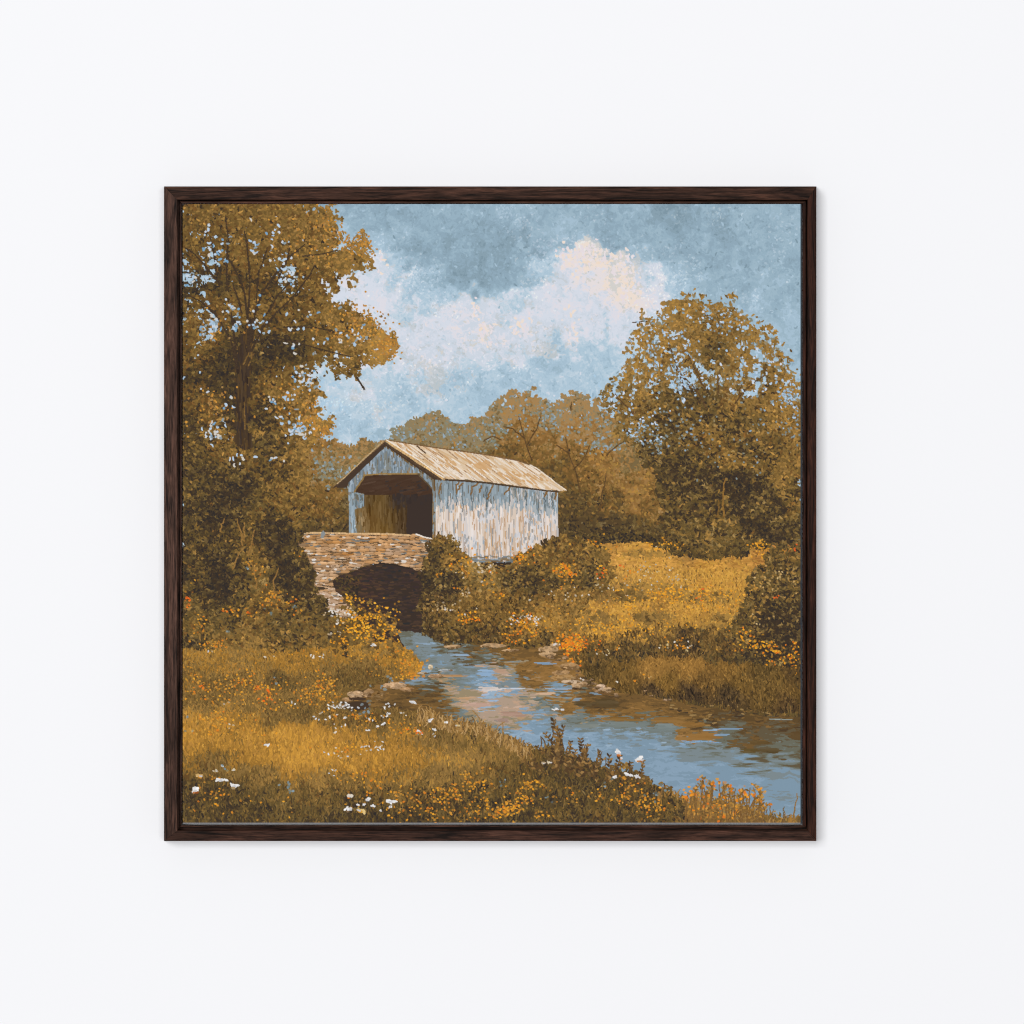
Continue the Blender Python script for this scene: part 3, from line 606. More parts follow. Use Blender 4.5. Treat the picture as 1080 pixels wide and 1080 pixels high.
def paint_bridge():
    V = -math.pi/2
    # inside of the barn
    op = poly([(373.3, 518.6), (384.7, 501.2), (441.3, 500.3), (455.8, 515.6), (456, 568), (373, 566)])
    put(op, (58, 46, 40))
    put(op & poly([(370, 500), (460, 500), (460, 520), (430, 524), (384, 521), (370, 519)], 1, 4, 21), (72, 50, 36))
    lw = poly([(383, 520), (429, 524), (429, 566), (383, 566)], .5, 4, 22) & op
    c = field([(388, 525, 92, 70, 38), (388, 560, 118, 88, 44), (400, 530, 98, 74, 36), (410, 545, 94, 70, 34), (420, 530, 62, 48, 36), (425, 555, 78, 58, 34), (405, 560, 110, 82, 38), (395, 545, 106, 78, 38)], 4, 4)
    put(lw, quant(c+(noise(1.6, 30, 51)*14)[..., None]*np.array([1, .8, .4]), [(58, 46, 38), (70, 52, 36), (84, 62, 36), (96, 72, 36), (108, 82, 40), (120, 90, 44), (140, 104, 54)]))
    planks(lw, c, 320, V, (5, 20), (.8, 1.6), 9)
    planks(op & poly([(400, 505), (456, 505), (456, 530), (420, 535)], 2, 5, 3), (56, 46, 42), 60, V, (3, 9), (1.5, 4), 3)
    planks(op & (YY < 522), (72, 51, 37), 110, -.2, (5, 16), (.9, 1.6), 3.5)
    # left jamb, lit from outside
    jb = poly([(367.6, 506), (373.4, 500), (374.5, 519), (384, 521), (384.5, 564), (368, 564)]); put(jb, (132, 144, 146))
    planks(jb, (132, 144, 148), 160, V, (3, 12), (.8, 1.8), 10, [(138, 154, 164), (122, 138, 146), (150, 166, 176), (140, 132, 122), (110, 118, 120)])
    put(poly([(374, 538), (384, 534), (385, 564), (377, 564), (375, 550)], .6, 4, 5), (122, 104, 74))
    planks(poly([(375, 538), (385, 534), (390, 550), (389, 564), (378, 564)], .6), (124, 98, 60), 60, V, (3, 10), (.7, 1.3), 12)
    planks(poly([(374.5, 521), (383, 522), (382, 530), (377, 536), (374.5, 534)], .8, 3, 6), 0, 30, V, (2, 7), (.8, 1.4), 5, [(112, 126, 134), (100, 110, 112), (124, 138, 146), (104, 98, 84)])
    # gable boards
    gb = poly([(367.5, 509), (406.5, 468), (458.8, 504), (458.8, 518), (455.8, 516), (441.5, 500.4), (384.6, 501), (374, 518.5), (367.5, 519)])
    put(gb, (122, 134, 140))
    planks(gb, (124, 138, 146), 420, V, (4, 14), (.9, 2), 9, [(126, 140, 150), (112, 124, 130), (140, 154, 166), (118, 130, 140), (130, 132, 126), (152, 166, 178)])
    planks(gb, 0, 34, V, (2, 7), (.5, .9), 4, [(122, 100, 68), (106, 92, 70), (140, 110, 66), (96, 90, 80)])
    planks(gb & (YY < 472+np.abs(XX-407)*.72), 0, 46, V, (2, 6), (.7, 1.2), 4, [(104, 82, 50), (96, 78, 52), (120, 92, 54)])
    limb([(384.3, 501.2), (400, 500), (441.5, 499.6)], 1, 1, (150, 120, 72)); limb([(373.6, 518.5), (384.3, 501.2)], 1.2, 1.2, (140, 112, 66)); limb([(441.5, 500), (455.6, 515.5)], .9, .9, (96, 80, 58))
    # side wall: pale boards, the eave's band across the top
    sw = poly([(458.6, 504), (478, 506.5), (512, 509), (547, 513.5), (576, 516.5), (588.6, 518), (588.8, 570), (560, 594), (480, 594), (458.6, 575)])
    put(sw, (216, 203, 192))
    planks(sw, 0, 1500, V, (10, 40), (.8, 2.2), 4, [(226, 212, 202), (216, 198, 182), (208, 186, 166), (222, 213, 208), (212, 205, 202), (226, 215, 206), (218, 204, 194), (204, 182, 160)])
    planks(sw, 0, 210, V, (5, 22), (.4, .7), 4, [(196, 160, 124), (186, 152, 122), (166, 156, 150), (204, 166, 126), (152, 152, 152)])
    planks(sw & (YY > 566), 0, 50, V, (4, 12), (.5, .9), 4, [(178, 140, 100), (160, 172, 182), (144, 156, 166), (192, 154, 116)])
    for cx, cy, sx, sy, n in [(512, 545, 3, 10, 34), (519, 535, 2, 8, 16), (555, 540, 1.5, 8, 16), (563, 548, 4, 8, 40), (482, 575, 3, 6, 20), (501, 575, 1.6, 5, 14), (562, 565, 4, 6, 24), (492, 572, 3, 6, 12), (548, 568, 3, 6, 12), (583, 548, 1.4, 7, 10), (570, 550, 1.4, 6, 8)]:
        x = rng.normal(cx, sx, n); y = rng.normal(cy, sy, n); ok = sample(sw, x, y); x, y = x[ok], y[ok]; n = len(x)
        strokes(x, y, V+rng.normal(0, .12, n), rng.uniform(2, 6, n), rng.uniform(.7, 1.6, n), pick([(182, 186, 190), (164, 168, 172), (210, 208, 210), (204, 202, 204), (160, 152, 144), (214, 208, 206)], n), 0, .4, sw)
    edge = np.interp(XX[0], [458, 466, 472, 480, 490, 500, 512, 530, 545, 556, 562, 575, 589], [533, 532, 531, 529, 529, 530, 530, 531, 531, 533, 537, 538, 540])
    edge = edge+noise(2.2, 400, 61)[0]*1.6+np.where(noise(1.5, 400, 63)[0] > .62, 5, 0)
    sh = sw & (YY < edge[None, :])
    put(sh, (138, 152, 160))
    planks(sh, 0, 700, V, (5, 18), (.9, 2.2), 3, [(138, 152, 160), (132, 146, 154), (144, 158, 166), (136, 146, 150), (150, 164, 172), (130, 140, 144)])
    planks(sh, 0, 80, V, (3, 10), (.4, .8), 4, [(108, 118, 122), (112, 104, 92), (168, 188, 202)])
    planks(sh & (XX > 535), 0, 120, V, (3, 12), (.4, .9), 4, [(176, 188, 198), (112, 116, 112), (190, 186, 184), (160, 150, 136)])
    k = 150; x = rng.uniform(460, 588, k); y = np.interp(x, XX[0], edge)+rng.normal(0, 2.5, k)
    strokes(x, y, V+rng.normal(0, .05, k), rng.uniform(3, 9, k), rng.uniform(.7, 1.5, k), pick([(150, 162, 168), (168, 174, 176), (186, 184, 182), (204, 194, 188), (142, 154, 162)], k), 0, .4, sw)
    for x0 in (472, 481.5, 488, 497.3, 512.5, 514, 537, 554.5, 568, 574, 582):
        limb([(x0, 510+(x0-470)*.1), (x0+.3, 532+rng.uniform(0, 12))], .6, .5, (98, 108, 112), jit=8)
    for pts in [[(482, 520), (481, 512), (484, 509)], [(484, 516), (487, 510)], [(497, 521), (498, 514), (505, 509)], [(514, 526), (517, 517), (520, 511)], [(532, 521), (536, 516), (541, 512)], [(585.5, 526), (587, 518)], [(575, 523), (577, 518)], [(463.5, 520), (465, 510)], [(506, 519), (508, 513)]]:
        limb(pts, 1.1, 1, (130, 96, 56))
    # corner post
    pp = poly([(456, 504), (459.2, 505), (459.6, 570), (456, 567)]); put(pp, (120, 104, 78)); planks(pp, 0, 60, V, (4, 12), (.6, 1), 5, [(150, 118, 76), (120, 110, 92), (134, 146, 152), (110, 84, 52)])
    # sill beam and the gap below
    put(poly([(480, 592), (560, 592), (560, 600), (500, 599)], .8), (56, 45, 38))
    sb = poly([(494, 586.5), (548, 586), (548, 593), (499, 593)], .8, 4, 8) & (noise(4, 1.5, 66) > -.35); put(sb, (134, 140, 142))
    planks(sb, 0, 90, 0, (3, 12), (.6, 1.2), 4, [(128, 142, 152), (150, 134, 110), (112, 118, 118), (168, 170, 172), (120, 96, 66)])
    # roof
    RF = [(406.5, 464), (430, 467), (452, 471.3), (470, 474), (490, 476.5), (509.7, 479.5), (532.6, 482.5), (547, 486), (559, 490.5), (572.3, 498.5), (584.3, 508), (597, 516.5), (592, 517.5), (576, 516.4), (547, 512.6), (512, 508), (490, 506), (468.5, 505.2), (461, 502)]
    rf = poly(RF, .5, 3, 31)
    put(rf, (208, 176, 138))
    for k in range(5):
        planks(rf, 0, 200, math.radians(38-k*1.5), (12, 34), (.9, 2.2), 4, [(216, 190, 156), (212, 182, 146), (220, 198, 172), (226, 208, 188), (208, 176, 136), (218, 194, 164)])
    planks(rf, 0, 80, math.radians(37), (8, 26), (.45, .8), 5, [(192, 152, 108), (180, 138, 96), (200, 160, 116), (162, 128, 96)])
    planks(rf, 0, 80, math.radians(37), (8, 22), (.5, .9), 4, [(230, 216, 200), (226, 212, 194)])
    for cx, cy, sx, sy, n in [(508, 491, 5, 3, 26), (425, 475, 6, 3, 14), (540, 500, 8, 3, 18), (475, 488, 8, 5, 18), (563, 505, 8, 3, 12)]:
        x = rng.normal(cx, sx, n); y = rng.normal(cy, sy, n)
        strokes(x, y, math.radians(38)+rng.normal(0, .06, n), rng.uniform(3, 9, n), rng.uniform(.8, 1.6, n), pick([(206, 164, 116), (208, 168, 122), (200, 158, 110)], n), 0, .4, rf)
    limb([(440, 470.5), (448, 477.5)], .9, .6, (96, 72, 48))
    # eave line and its brackets
    limb([(468, 506), (490, 507.2), (512, 509.2), (547, 513.8), (576, 517.6), (590, 518.6)], 1.5, 1, (74, 58, 44), jit=6)
    limb([(407, 464), (452, 471), (509.7, 479.2), (547, 485.7), (560, 490.5), (584, 507.6), (597, 516.3)], .7, .8, (120, 90, 58)); limb([(560, 490.8), (574, 499.6), (597, 516.6)], 1, .7, (226, 210, 190), jit=14)
    # front rakes
    put(poly([(406.5, 467), (404, 466.5), (354, 513), (356, 514.5), (366, 514.5), (368, 508.5), (407, 470.5), (458, 506), (468, 506), (467, 504)]), (70, 54, 42))
    limb([(352.5, 513.3), (378, 490), (407, 464.3)], 1.5, 1.7, (140, 110, 72), jit=18); limb([(353, 514.2), (378, 491.5), (406, 467)], 1, 1.2, (74, 56, 42), jit=8)
    limb([(357, 509.5), (372, 495), (404, 466)], .6, .7, (186, 158, 116), jit=16)
    limb([(407, 465), (437, 484.5), (468, 505.4)], 1.8, 2.2, (202, 166, 116), jit=22); limb([(407, 468), (437, 488), (464, 506)], 1.2, 1.4, (84, 64, 46), jit=8); limb([(408, 464.2), (440, 484), (467, 503.2)], .6, .8, (234, 222, 206), jit=14)

    # --- stone bridge
    st = poly([(314.5, 562.3), (340, 561.8), (375, 562.6), (410, 562.8), (432, 564.2), (440, 563.5), (457, 568), (456, 612), (447, 606), (439.6, 601.8), (424, 597), (412, 595), (401.5, 594.2), (392, 595), (382, 598), (370, 603.6), (358, 607.2), (351.5, 612.6), (353, 622), (360, 628), (368, 638), (380, 652), (362, 652), (346, 640), (330, 632), (326, 620), (330, 606), (327, 592), (318, 580), (314, 572)], .9, 4, 41)
    c = field([(330, 568, 186, 140, 92), (380, 566, 184, 136, 86), (430, 568, 174, 132, 90), (340, 585, 178, 136, 94), (380, 585, 184, 140, 96), (430, 585, 178, 140, 104), (345, 605, 180, 142, 104), (340, 625, 178, 140, 102), (360, 640, 178, 146, 116), (445, 598, 170, 128, 84), (322, 580, 150, 114, 74)], 4, 6)
    put(st, quant(c*.55, [(86, 66, 48), (104, 80, 56), (70, 56, 44)]))
    rows = []
    y = 563.0; k = 0
    while y < 652:
        h = rng.uniform(2.2, 4); x = 312+rng.uniform(0, 5)
        while x < 458:
            L = rng.uniform(4, 13)*(.8 if y > 600 else 1)
            rows.append((x+L/2, y+h/2+math.sin(x*.06)*.6, L, h)); x += L
        y += h
    r = np.array(rows); ok = sample(st, r[:, 0], r[:, 1]); r = r[ok]; n = len(r)
    base = sample(c, r[:, 0], r[:, 1])+rng.normal(4, 12, n)[:, None]+rng.normal(0, 5, n)[:, None]*np.array([1, .1, -1])
    strokes(r[:, 0], r[:, 1], rng.normal(0, .06, n), r[:, 2]*.98, r[:, 3]*.8, base, 0, .22, st)
    strokes(r[:, 0]+rng.normal(0, 1, n), r[:, 1]-.6, rng.normal(0, .1, n), r[:, 2]*.6, r[:, 3]*.35, base+rng.uniform(4, 26, n)[:, None], 0, .4, st)
    x, y = scatter(110, st); n = len(x)
    strokes(x, y, rng.normal(0, .15, n), rng.uniform(2, 6, n), rng.uniform(.8, 1.7, n), pick([(222, 212, 202), (206, 182, 152), (210, 196, 180), (150, 146, 138), (120, 118, 112)], n), 0, .4, st)
    x, y = scatter(150, st); n = len(x)
    strokes(x, y, rng.normal(0, .12, n), rng.uniform(3, 10, n), rng.uniform(.5, .9, n), pick([(96, 76, 54), (78, 62, 48), (118, 88, 58), (110, 106, 100)], n), 0, .4, st)
    limb([(315, 562.2), (338, 562), (375, 562.8), (410, 563.2), (432, 564.6)], 1.2, 1.2, (206, 170, 124), jit=16)
    put(poly([(338.5, 562), (341, 559.6), (343, 563), (341, 568), (338.5, 567)], .4), (136, 140, 140)); limb([(439, 563.6), (446, 566.4), (457, 568.4)], 1.2, .8, (226, 216, 204)); limb([(444, 570), (452, 571)], 1.6, 1, (118, 122, 122)); limb([(376, 570.5), (388, 570)], 1.4, 1, (122, 120, 114))
    # tumbled stones at the foot
    for cx, cy, rx, ry in [(341, 628, 9, 4), (352, 633, 9, 4), (345, 638, 8, 3), (356, 642, 8, 3.4), (364, 646, 7, 3), (350, 622, 5, 2.6), (337, 616, 4, 2.6)]:
        bm = (blob(cx+0, cy, rx, ry)+fbm(3, int(cx), 2)*.25) < 1
        put(bm, (182, 150, 122)); planks(bm, 0, 22, .15, (3, 8), (.7, 1.5), 5, [(198, 168, 140), (170, 136, 104), (214, 198, 184), (150, 116, 82)])
    put((blob(336, 620.5, 7, 1.8)+fbm(3, 9, 2)*.3) < 1, (70, 56, 42))
    # under the arch
    ar = poly([(351.5, 612.6), (358, 607.2), (370, 603.6), (382, 598), (392, 595), (401.5, 594.2), (412, 595), (424, 597), (435, 600), (440, 602.4), (447, 605), (452, 612), (460, 690), (400, 690), (385, 650), (365, 632), (354, 624)], .5, 4, 44)
    put(ar, (58, 46, 39))
    ca = field([(360, 612, 84, 62, 38), (385, 605, 66, 50, 38), (385, 620, 74, 54, 36), (410, 605, 58, 46, 40), (435, 612, 66, 50, 38), (420, 630, 64, 50, 38), (440, 640, 72, 54, 36), (425, 655, 64, 50, 38), (440, 668, 74, 56, 38)], 4, 5)
    x, y = scatter(760, ar); n = len(x)
    strokes(x, y, rng.normal(0, .1, n), rng.uniform(2.5, 8, n), rng.uniform(.7, 1.6, n), np.clip(sample(ca, x, y)+rng.normal(0, 9, n)[:, None]*np.array([1.2, .8, .3]), 44, 120), 0, .4, ar)
    leafage(poly([(353, 612), (378, 603), (380, 636), (368, 636)], 3) & ar, ca-6, 120, pal=FOL)
    limb([(401, 594), (415, 595.5), (432, 599.5)], 1.2, .8, (46, 38, 34), jit=4)

# ------------------------------------------------ big tree and thicket on the left
LT = [(185, 205), (322, 205), (330, 216), (340, 219), (350, 224), (357, 231), (356, 238), (350, 241), (358, 247), (372, 251), (384, 246), (391, 252), (391, 264), (389, 272), (385, 282), (374, 284), (366, 290), (358, 296), (352, 303), (343, 308), (348, 316), (358, 320), (368, 318), (375, 326), (386, 331), (396, 337), (401, 346), (409, 350), (416, 358), (418, 366), (414, 374), (404, 379), (393, 382), (386, 378), (379, 385), (377, 393), (366, 396), (352, 392), (340, 384), (332, 390), (328, 400), (334, 412), (335, 424), (330, 436), (340, 444), (347, 452), (344, 462), (334, 466), (326, 468), (322, 478), (322, 500), (332, 520), (330, 545), (320, 562), (316, 575), (326, 590), (330, 606), (328, 620), (345, 640), (360, 660), (340, 700), (185, 700)]
def paint_left_tree():
    A = [(200, 225, 116, 86, 40), (225, 225, 118, 86, 40), (250, 222, 124, 90, 42), (275, 225, 122, 90, 42), (300, 225, 126, 94, 46), (320, 225, 128, 94, 44), (345, 232, 140, 102, 48), (200, 250, 112, 82, 38), (225, 245, 112, 82, 40), (250, 245, 116, 86, 42), (275, 250, 122, 90, 44), (300, 248, 126, 94, 46), (325, 255, 132, 96, 44), (350, 255, 136, 98, 44), (375, 258, 160, 114, 48), (385, 265, 156, 110, 46),
         (205, 275, 104, 76, 38), (230, 275, 100, 74, 38), (250, 270, 118, 86, 42), (275, 275, 116, 84, 40), (300, 275, 122, 90, 44), (325, 275, 120, 88, 42), (350, 272, 128, 92, 42), (370, 278, 138, 98, 42), (205, 300, 82, 62, 36), (230, 300, 78, 58, 36), (250, 298, 90, 66, 36), (270, 300, 98, 72, 38), (290, 300, 92, 68, 38), (315, 295, 110, 82, 40), (340, 292, 112, 82, 42),
         (205, 325, 104, 76, 38), (225, 320, 108, 78, 38), (250, 322, 128, 94, 44), (270, 325, 126, 92, 44), (290, 320, 96, 72, 38), (310, 320, 104, 78, 40), (330, 325, 114, 84, 42), (350, 330, 128, 94, 44), (370, 335, 128, 94, 44), (390, 345, 142, 104, 46), (300, 340, 108, 80, 40), (320, 345, 98, 74, 40), (340, 350, 118, 88, 44), (360, 352, 128, 96, 48), (380, 360, 140, 104, 48), (405, 365, 176, 122, 48), (413, 368, 170, 118, 46),
         (205, 350, 122, 88, 44), (225, 350, 108, 80, 42), (250, 350, 84, 62, 36), (275, 350, 96, 70, 36), (280, 370, 68, 52, 36), (300, 365, 66, 52, 36), (315, 372, 80, 60, 38), (335, 372, 112, 84, 44), (350, 378, 110, 84, 46), (370, 380, 124, 94, 50), (205, 375, 112, 80, 38), (225, 380, 90, 66, 36), (245, 375, 78, 58, 36), (205, 400, 88, 64, 36), (225, 400, 80, 58, 36), (245, 400, 72, 54, 36), (270, 385, 82, 62, 36), (290, 390, 104, 78, 40), (310, 395, 116, 86, 46), (325, 400, 120, 90, 50),
         (205, 425, 106, 76, 36), (225, 425, 114, 82, 38), (245, 425, 82, 60, 36), (275, 415, 102, 76, 38), (295, 415, 128, 94, 44), (315, 415, 134, 100, 48), (330, 425, 134, 96, 44), (200, 450, 80, 60, 36), (225, 445, 106, 78, 36), (245, 450, 82, 62, 36), (280, 440, 78, 58, 36), (300, 440, 112, 82, 40), (320, 445, 130, 94, 42), (338, 455, 146, 102, 40),
         (200, 470, 90, 68, 36), (225, 475, 106, 80, 38), (240, 468, 114, 84, 40), (262, 470, 110, 80, 38), (280, 470, 84, 64, 36), (300, 472, 96, 72, 38), (318, 480, 132, 98, 48), (205, 495, 82, 62, 36), (225, 500, 74, 56, 36), (245, 495, 80, 60, 36), (262, 490, 104, 76, 38), (280, 495, 92, 68, 36), (300, 495, 98, 72, 36), (318, 505, 124, 90, 44),
         (200, 520, 84, 64, 36), (220, 525, 78, 58, 36), (245, 520, 62, 48, 36), (255, 515, 62, 48, 36), (275, 520, 96, 72, 38), (295, 520, 116, 84, 40), (312, 530, 116, 84, 40), (205, 545, 76, 56, 36), (230, 545, 60, 46, 36), (250, 545, 80, 60, 36), (270, 545, 96, 72, 36), (290, 548, 80, 60, 36), (315, 545, 118, 86, 42), (300, 560, 66, 50, 36), (280, 565, 62, 50, 36), (320, 558, 96, 72, 40),
         (205, 570, 84, 64, 36), (225, 570, 82, 62, 36), (250, 572, 92, 68, 36), (265, 575, 104, 76, 38), (288, 580, 60, 48, 36), (305, 580, 74, 56, 36), (320, 590, 82, 62, 38), (205, 595, 80, 60, 36), (225, 600, 64, 48, 36), (245, 595, 80, 60, 36), (270, 595, 120, 88, 42), (285, 600, 104, 78, 44), (305, 600, 58, 46, 36), (322, 605, 78, 60, 38), (205, 620, 78, 58, 36), (230, 620, 56, 44, 38), (250, 615, 82, 62, 36), (275, 618, 118, 90, 50), (292, 612, 66, 50, 38), (310, 625, 64, 50, 36), (328, 625, 80, 62, 38),
         (205, 640, 100, 76, 44), (225, 640, 90, 70, 42), (250, 635, 90, 68, 38), (275, 635, 112, 82, 42), (295, 632, 116, 84, 40), (315, 640, 98, 74, 40), (205, 660, 112, 84, 46), (225, 660, 100, 78, 42), (245, 655, 92, 70, 38), (270, 655, 102, 76, 38), (295, 655, 88, 68, 38), (320, 655, 104, 78, 42), (340, 655, 100, 76, 42), (210, 678, 78, 58, 36), (235, 675, 116, 86, 42), (260, 672, 126, 94, 50), (285, 675, 110, 84, 42), (310, 680, 104, 80, 40), (335, 675, 112, 84, 42), (350, 670, 98, 74, 40)]
    c = field(A, 5, 6, warp=4, seed=5)
    m = poly(LT, 4.2, 9, 51)
    op = field([(200, 240, .45), (222, 270, .05), (208, 290, -.1), (240, 245, .6), (260, 255, .55), (285, 240, .7), (290, 262, .35), (300, 290, -.1), (308, 295, 0), (320, 265, .7), (345, 262, .6), (380, 265, .35), (345, 300, .2), (250, 300, .9), (280, 310, .9), (325, 310, .35), (320, 330, .8), (345, 232, .2), (355, 345, .7), (375, 335, .3), (405, 368, .6), (390, 345, .35), (370, 382, .05), (350, 392, -.1), (330, 385, .1), (222, 342, -.1), (210, 340, .1), (245, 338, .3), (275, 342, .1), (260, 330, .6), (240, 370, 1.2), (300, 360, 1.2), (320, 372, .5), (312, 395, .25), (322, 400, 0), (330, 410, .2), (300, 420, .6), (330, 430, .3), (312, 440, .4), (318, 455, -.2), (335, 452, .3), (230, 450, .2), (232, 462, .1), (260, 420, 1.5), (210, 410, 1.2), (290, 455, .9), (260, 490, 2), (240, 530, 3), (300, 520, 3), (250, 600, 3), (310, 600, 3), (250, 680, 3), (340, 680, 3)], 4, 6)[..., 0]
    h = noise(2.2, seed=141)*.55+noise(4.5, seed=142)*.55+noise(11, seed=143)*.25
    core = poly(inset(LT, .93, x0=192, y0=230, y1=470), 7, 8, 53)
    lacy = core & (h < op+.18)
    foliage_base(lacy, c+2, 20, 5, 7)
    # the cool light that shows through
    x, y = scatter(230, m & (YY < 480) & (h > op-.2)); n = len(x)
    strokes(x, y, rng.uniform(0, 3.1, n), rng.uniform(1, 2.8, n), rng.uniform(.8, 1.6, n), pick([(168, 192, 214), (180, 202, 224), (206, 214, 226), (134, 146, 148), (146, 168, 184)], n), rng.normal(0, 2, n))
    # trunk and limbs
    tr = poly([(246, 388), (252, 360), (262, 335), (270, 335), (267, 372), (266, 392), (266, 430), (268, 472), (262, 478), (246, 472), (247, 430)], 1, 5, 60)
    put(tr, (68, 52, 38)); planks(tr, 0, 300, -math.pi/2, (5, 20), (.8, 2), 4, [(62, 48, 38), (76, 58, 38), (56, 44, 38), (88, 66, 38), (70, 54, 38)])
    D = (66, 51, 38)
    boughs = [([(250, 388), (244, 360), (232, 338), (222, 325)], 3), ([(250, 385), (247, 355), (244, 330)], 2.4), ([(262, 370), (262, 340), (258, 310), (250, 288), (240, 270)], 3.2), ([(264, 360), (268, 335), (276, 310), (290, 290), (306, 270), (322, 258)], 2.8), ([(265, 370), (278, 345), (292, 330), (310, 312), (326, 292), (332, 280)], 2.4), ([(284, 328), (292, 312), (304, 300), (316, 286)], 1.6), ([(262, 330), (264, 300), (262, 270), (258, 245)], 1.8), ([(240, 300), (239, 275), (240, 248), (238, 230)], 2), ([(232, 300), (218, 282), (205, 268), (196, 262)], 1.8), ([(320, 270), (340, 268), (355, 264)], 1.2), ([(270, 318), (272, 290), (282, 262)], 1.2), ([(225, 330), (212, 318), (200, 312)], 1.4), ([(228, 290), (226, 265), (222, 250)], 1.1), ([(300, 345), (330, 345), (355, 350), (370, 350)], 1.4), ([(288, 355), (315, 362), (345, 370), (368, 376)], 1.3), ([(377, 399), (384, 410)], .8), ([(290, 300), (300, 282), (306, 262)], 1), ([(255, 330), (250, 312), (246, 300)], 1.2)]
    def twigs(f, e=.6):
        for pts, w in boughs: limb(pts, w*f, e, D, jit=6)
    twigs(1)
    for pts in [[(247, 382), (246, 362)], [(249, 384), (249.5, 365)], [(263, 385), (267, 360), (272, 345)], [(257, 384), (262, 372)], [(266, 320), (272, 305)], [(296, 312), (304, 302)], [(258, 452), (258, 425)]]:
        limb(pts, 1, .7, (122, 92, 48))
    rim = poly(LT, 6, 6, 52) & (h < op+.45)
    up = rim & (YY < 480)
    notrunk = ~(tr & (noise(6, 10, 88) < .5))
    leaf = rim & (h < op+.22) & (core | (noise(3.2, seed=145) < .15))
    clumps(up & notrunk & (blob(262, 350, 20, 34) > .9), c-6, 1150, 15, (2.2, 6), tone=10, jit=9, keep=leaf, warm=.02)
    twigs(.85)
    clumps(up & notrunk & (blob(262, 350, 20, 34) > 1) & (noise(9, seed=99) > -.1), c-4, 420, 12, (2, 5), tone=11, jit=10, keep=leaf, warm=.03)
    twigs(.5, .45)
    clumps(m & (YY > 440) & (YY < 640) & notrunk, c+4, 1150, 16, (2.5, 6), tone=12, jit=12, light=11)
    clumps(m & (YY > 610), c+6, 480, 14, (2, 4.5), tone=14, jit=13, light=11)
    leafage(leaf & notrunk, c-3, 5200, (1.8, 4.6), (.8, 1.5), 22)
    accents(leaf & notrunk & (YY < 480), 3400)
    accents(m & notrunk & (YY > 440), 5200)
    twigs(.5, .5)
    # bright leaf tips on the sunny side
    for cx, cy, sx, sy, n in [(378, 258, 9, 7, 90), (408, 366, 7, 6, 120), (395, 345, 10, 8, 60), (340, 455, 6, 5, 70), (330, 425, 4, 8, 50), (325, 445, 6, 10, 50), (345, 240, 8, 8, 40), (380, 335, 12, 8, 60), (300, 420, 12, 10, 60), (225, 430, 12, 12, 60), (360, 350, 14, 10, 60), (310, 250, 20, 16, 50), (340, 270, 16, 10, 40), (230, 348, 16, 8, 30)]:
        x = rng.normal(cx, sx, n); y = rng.normal(cy, sy, n)
        strokes(x, y, rng.uniform(0, 3.1, n), rng.uniform(1.3, 2.8, n), rng.uniform(1, 1.8, n), pick([(192, 134, 52), (178, 124, 54), (168, 118, 54), (204, 146, 62), (156, 112, 58), (166, 128, 76)], n), rng.normal(0, 2, n))
    # sky glints, pale
    for cx, cy, sx, sy, n in [(227, 270, 5, 4, 26), (204, 292, 6, 4, 34), (232, 262, 8, 6, 20), (217, 243, 6, 8, 16), (301, 281, 2.5, 8, 30), (308, 293, 5, 5, 40), (290, 248, 6, 6, 24), (268, 260, 7, 4, 22), (222, 344, 4, 6, 36), (210, 345, 8, 4, 20), (245, 326, 5, 3, 20), (250, 345, 4, 5, 22), (270, 343, 5, 4, 22), (310, 366, 6, 4, 16), (330, 348, 30, 14, 40), (318, 396, 6, 6, 44), (326, 404, 4, 4, 26), (286, 424, 4, 3, 16), (303, 420, 4, 4, 16), (228, 452, 6, 5, 40), (224, 464, 6, 3, 26), (242, 428, 6, 5, 12), (314, 454, 7, 5, 80), (316, 450, 5, 6, 30), (300, 440, 6, 4, 16), (250, 485, 5, 4, 20), (283, 482, 8, 4, 14), (262, 300, 40, 40, 26), (372, 355, 14, 6, 26), (366, 358, 8, 3, 20), (300, 330, 20, 8, 16), (208, 405, 14, 20, 12)]:
        n = max(4, int(n*.42))
        x = rng.normal(cx, sx, n); y = rng.normal(cy, sy, n)
        strokes(x, y, rng.uniform(0, 3.1, n), rng.uniform(1.6, 5, n), rng.uniform(1, 2.4, n), pick([(170, 194, 216), (184, 204, 224), (200, 208, 218), (206, 200, 190), (138, 152, 158), (120, 160, 190)], n), rng.normal(0, 2, n))
    # twigs and stems in the thicket
    for pts in [[(255, 575), (254, 560), (250, 548)], [(262, 585), (266, 570), (268, 560)], [(232, 560), (236, 548)], [(258, 570), (257, 552)], [(290, 628), (288, 612), (294, 600)], [(270, 620), (268, 598), (262, 590)], [(246, 600), (250, 588), (256, 578)]]:
        limb(pts, 1.1, .6, (146, 108, 56))

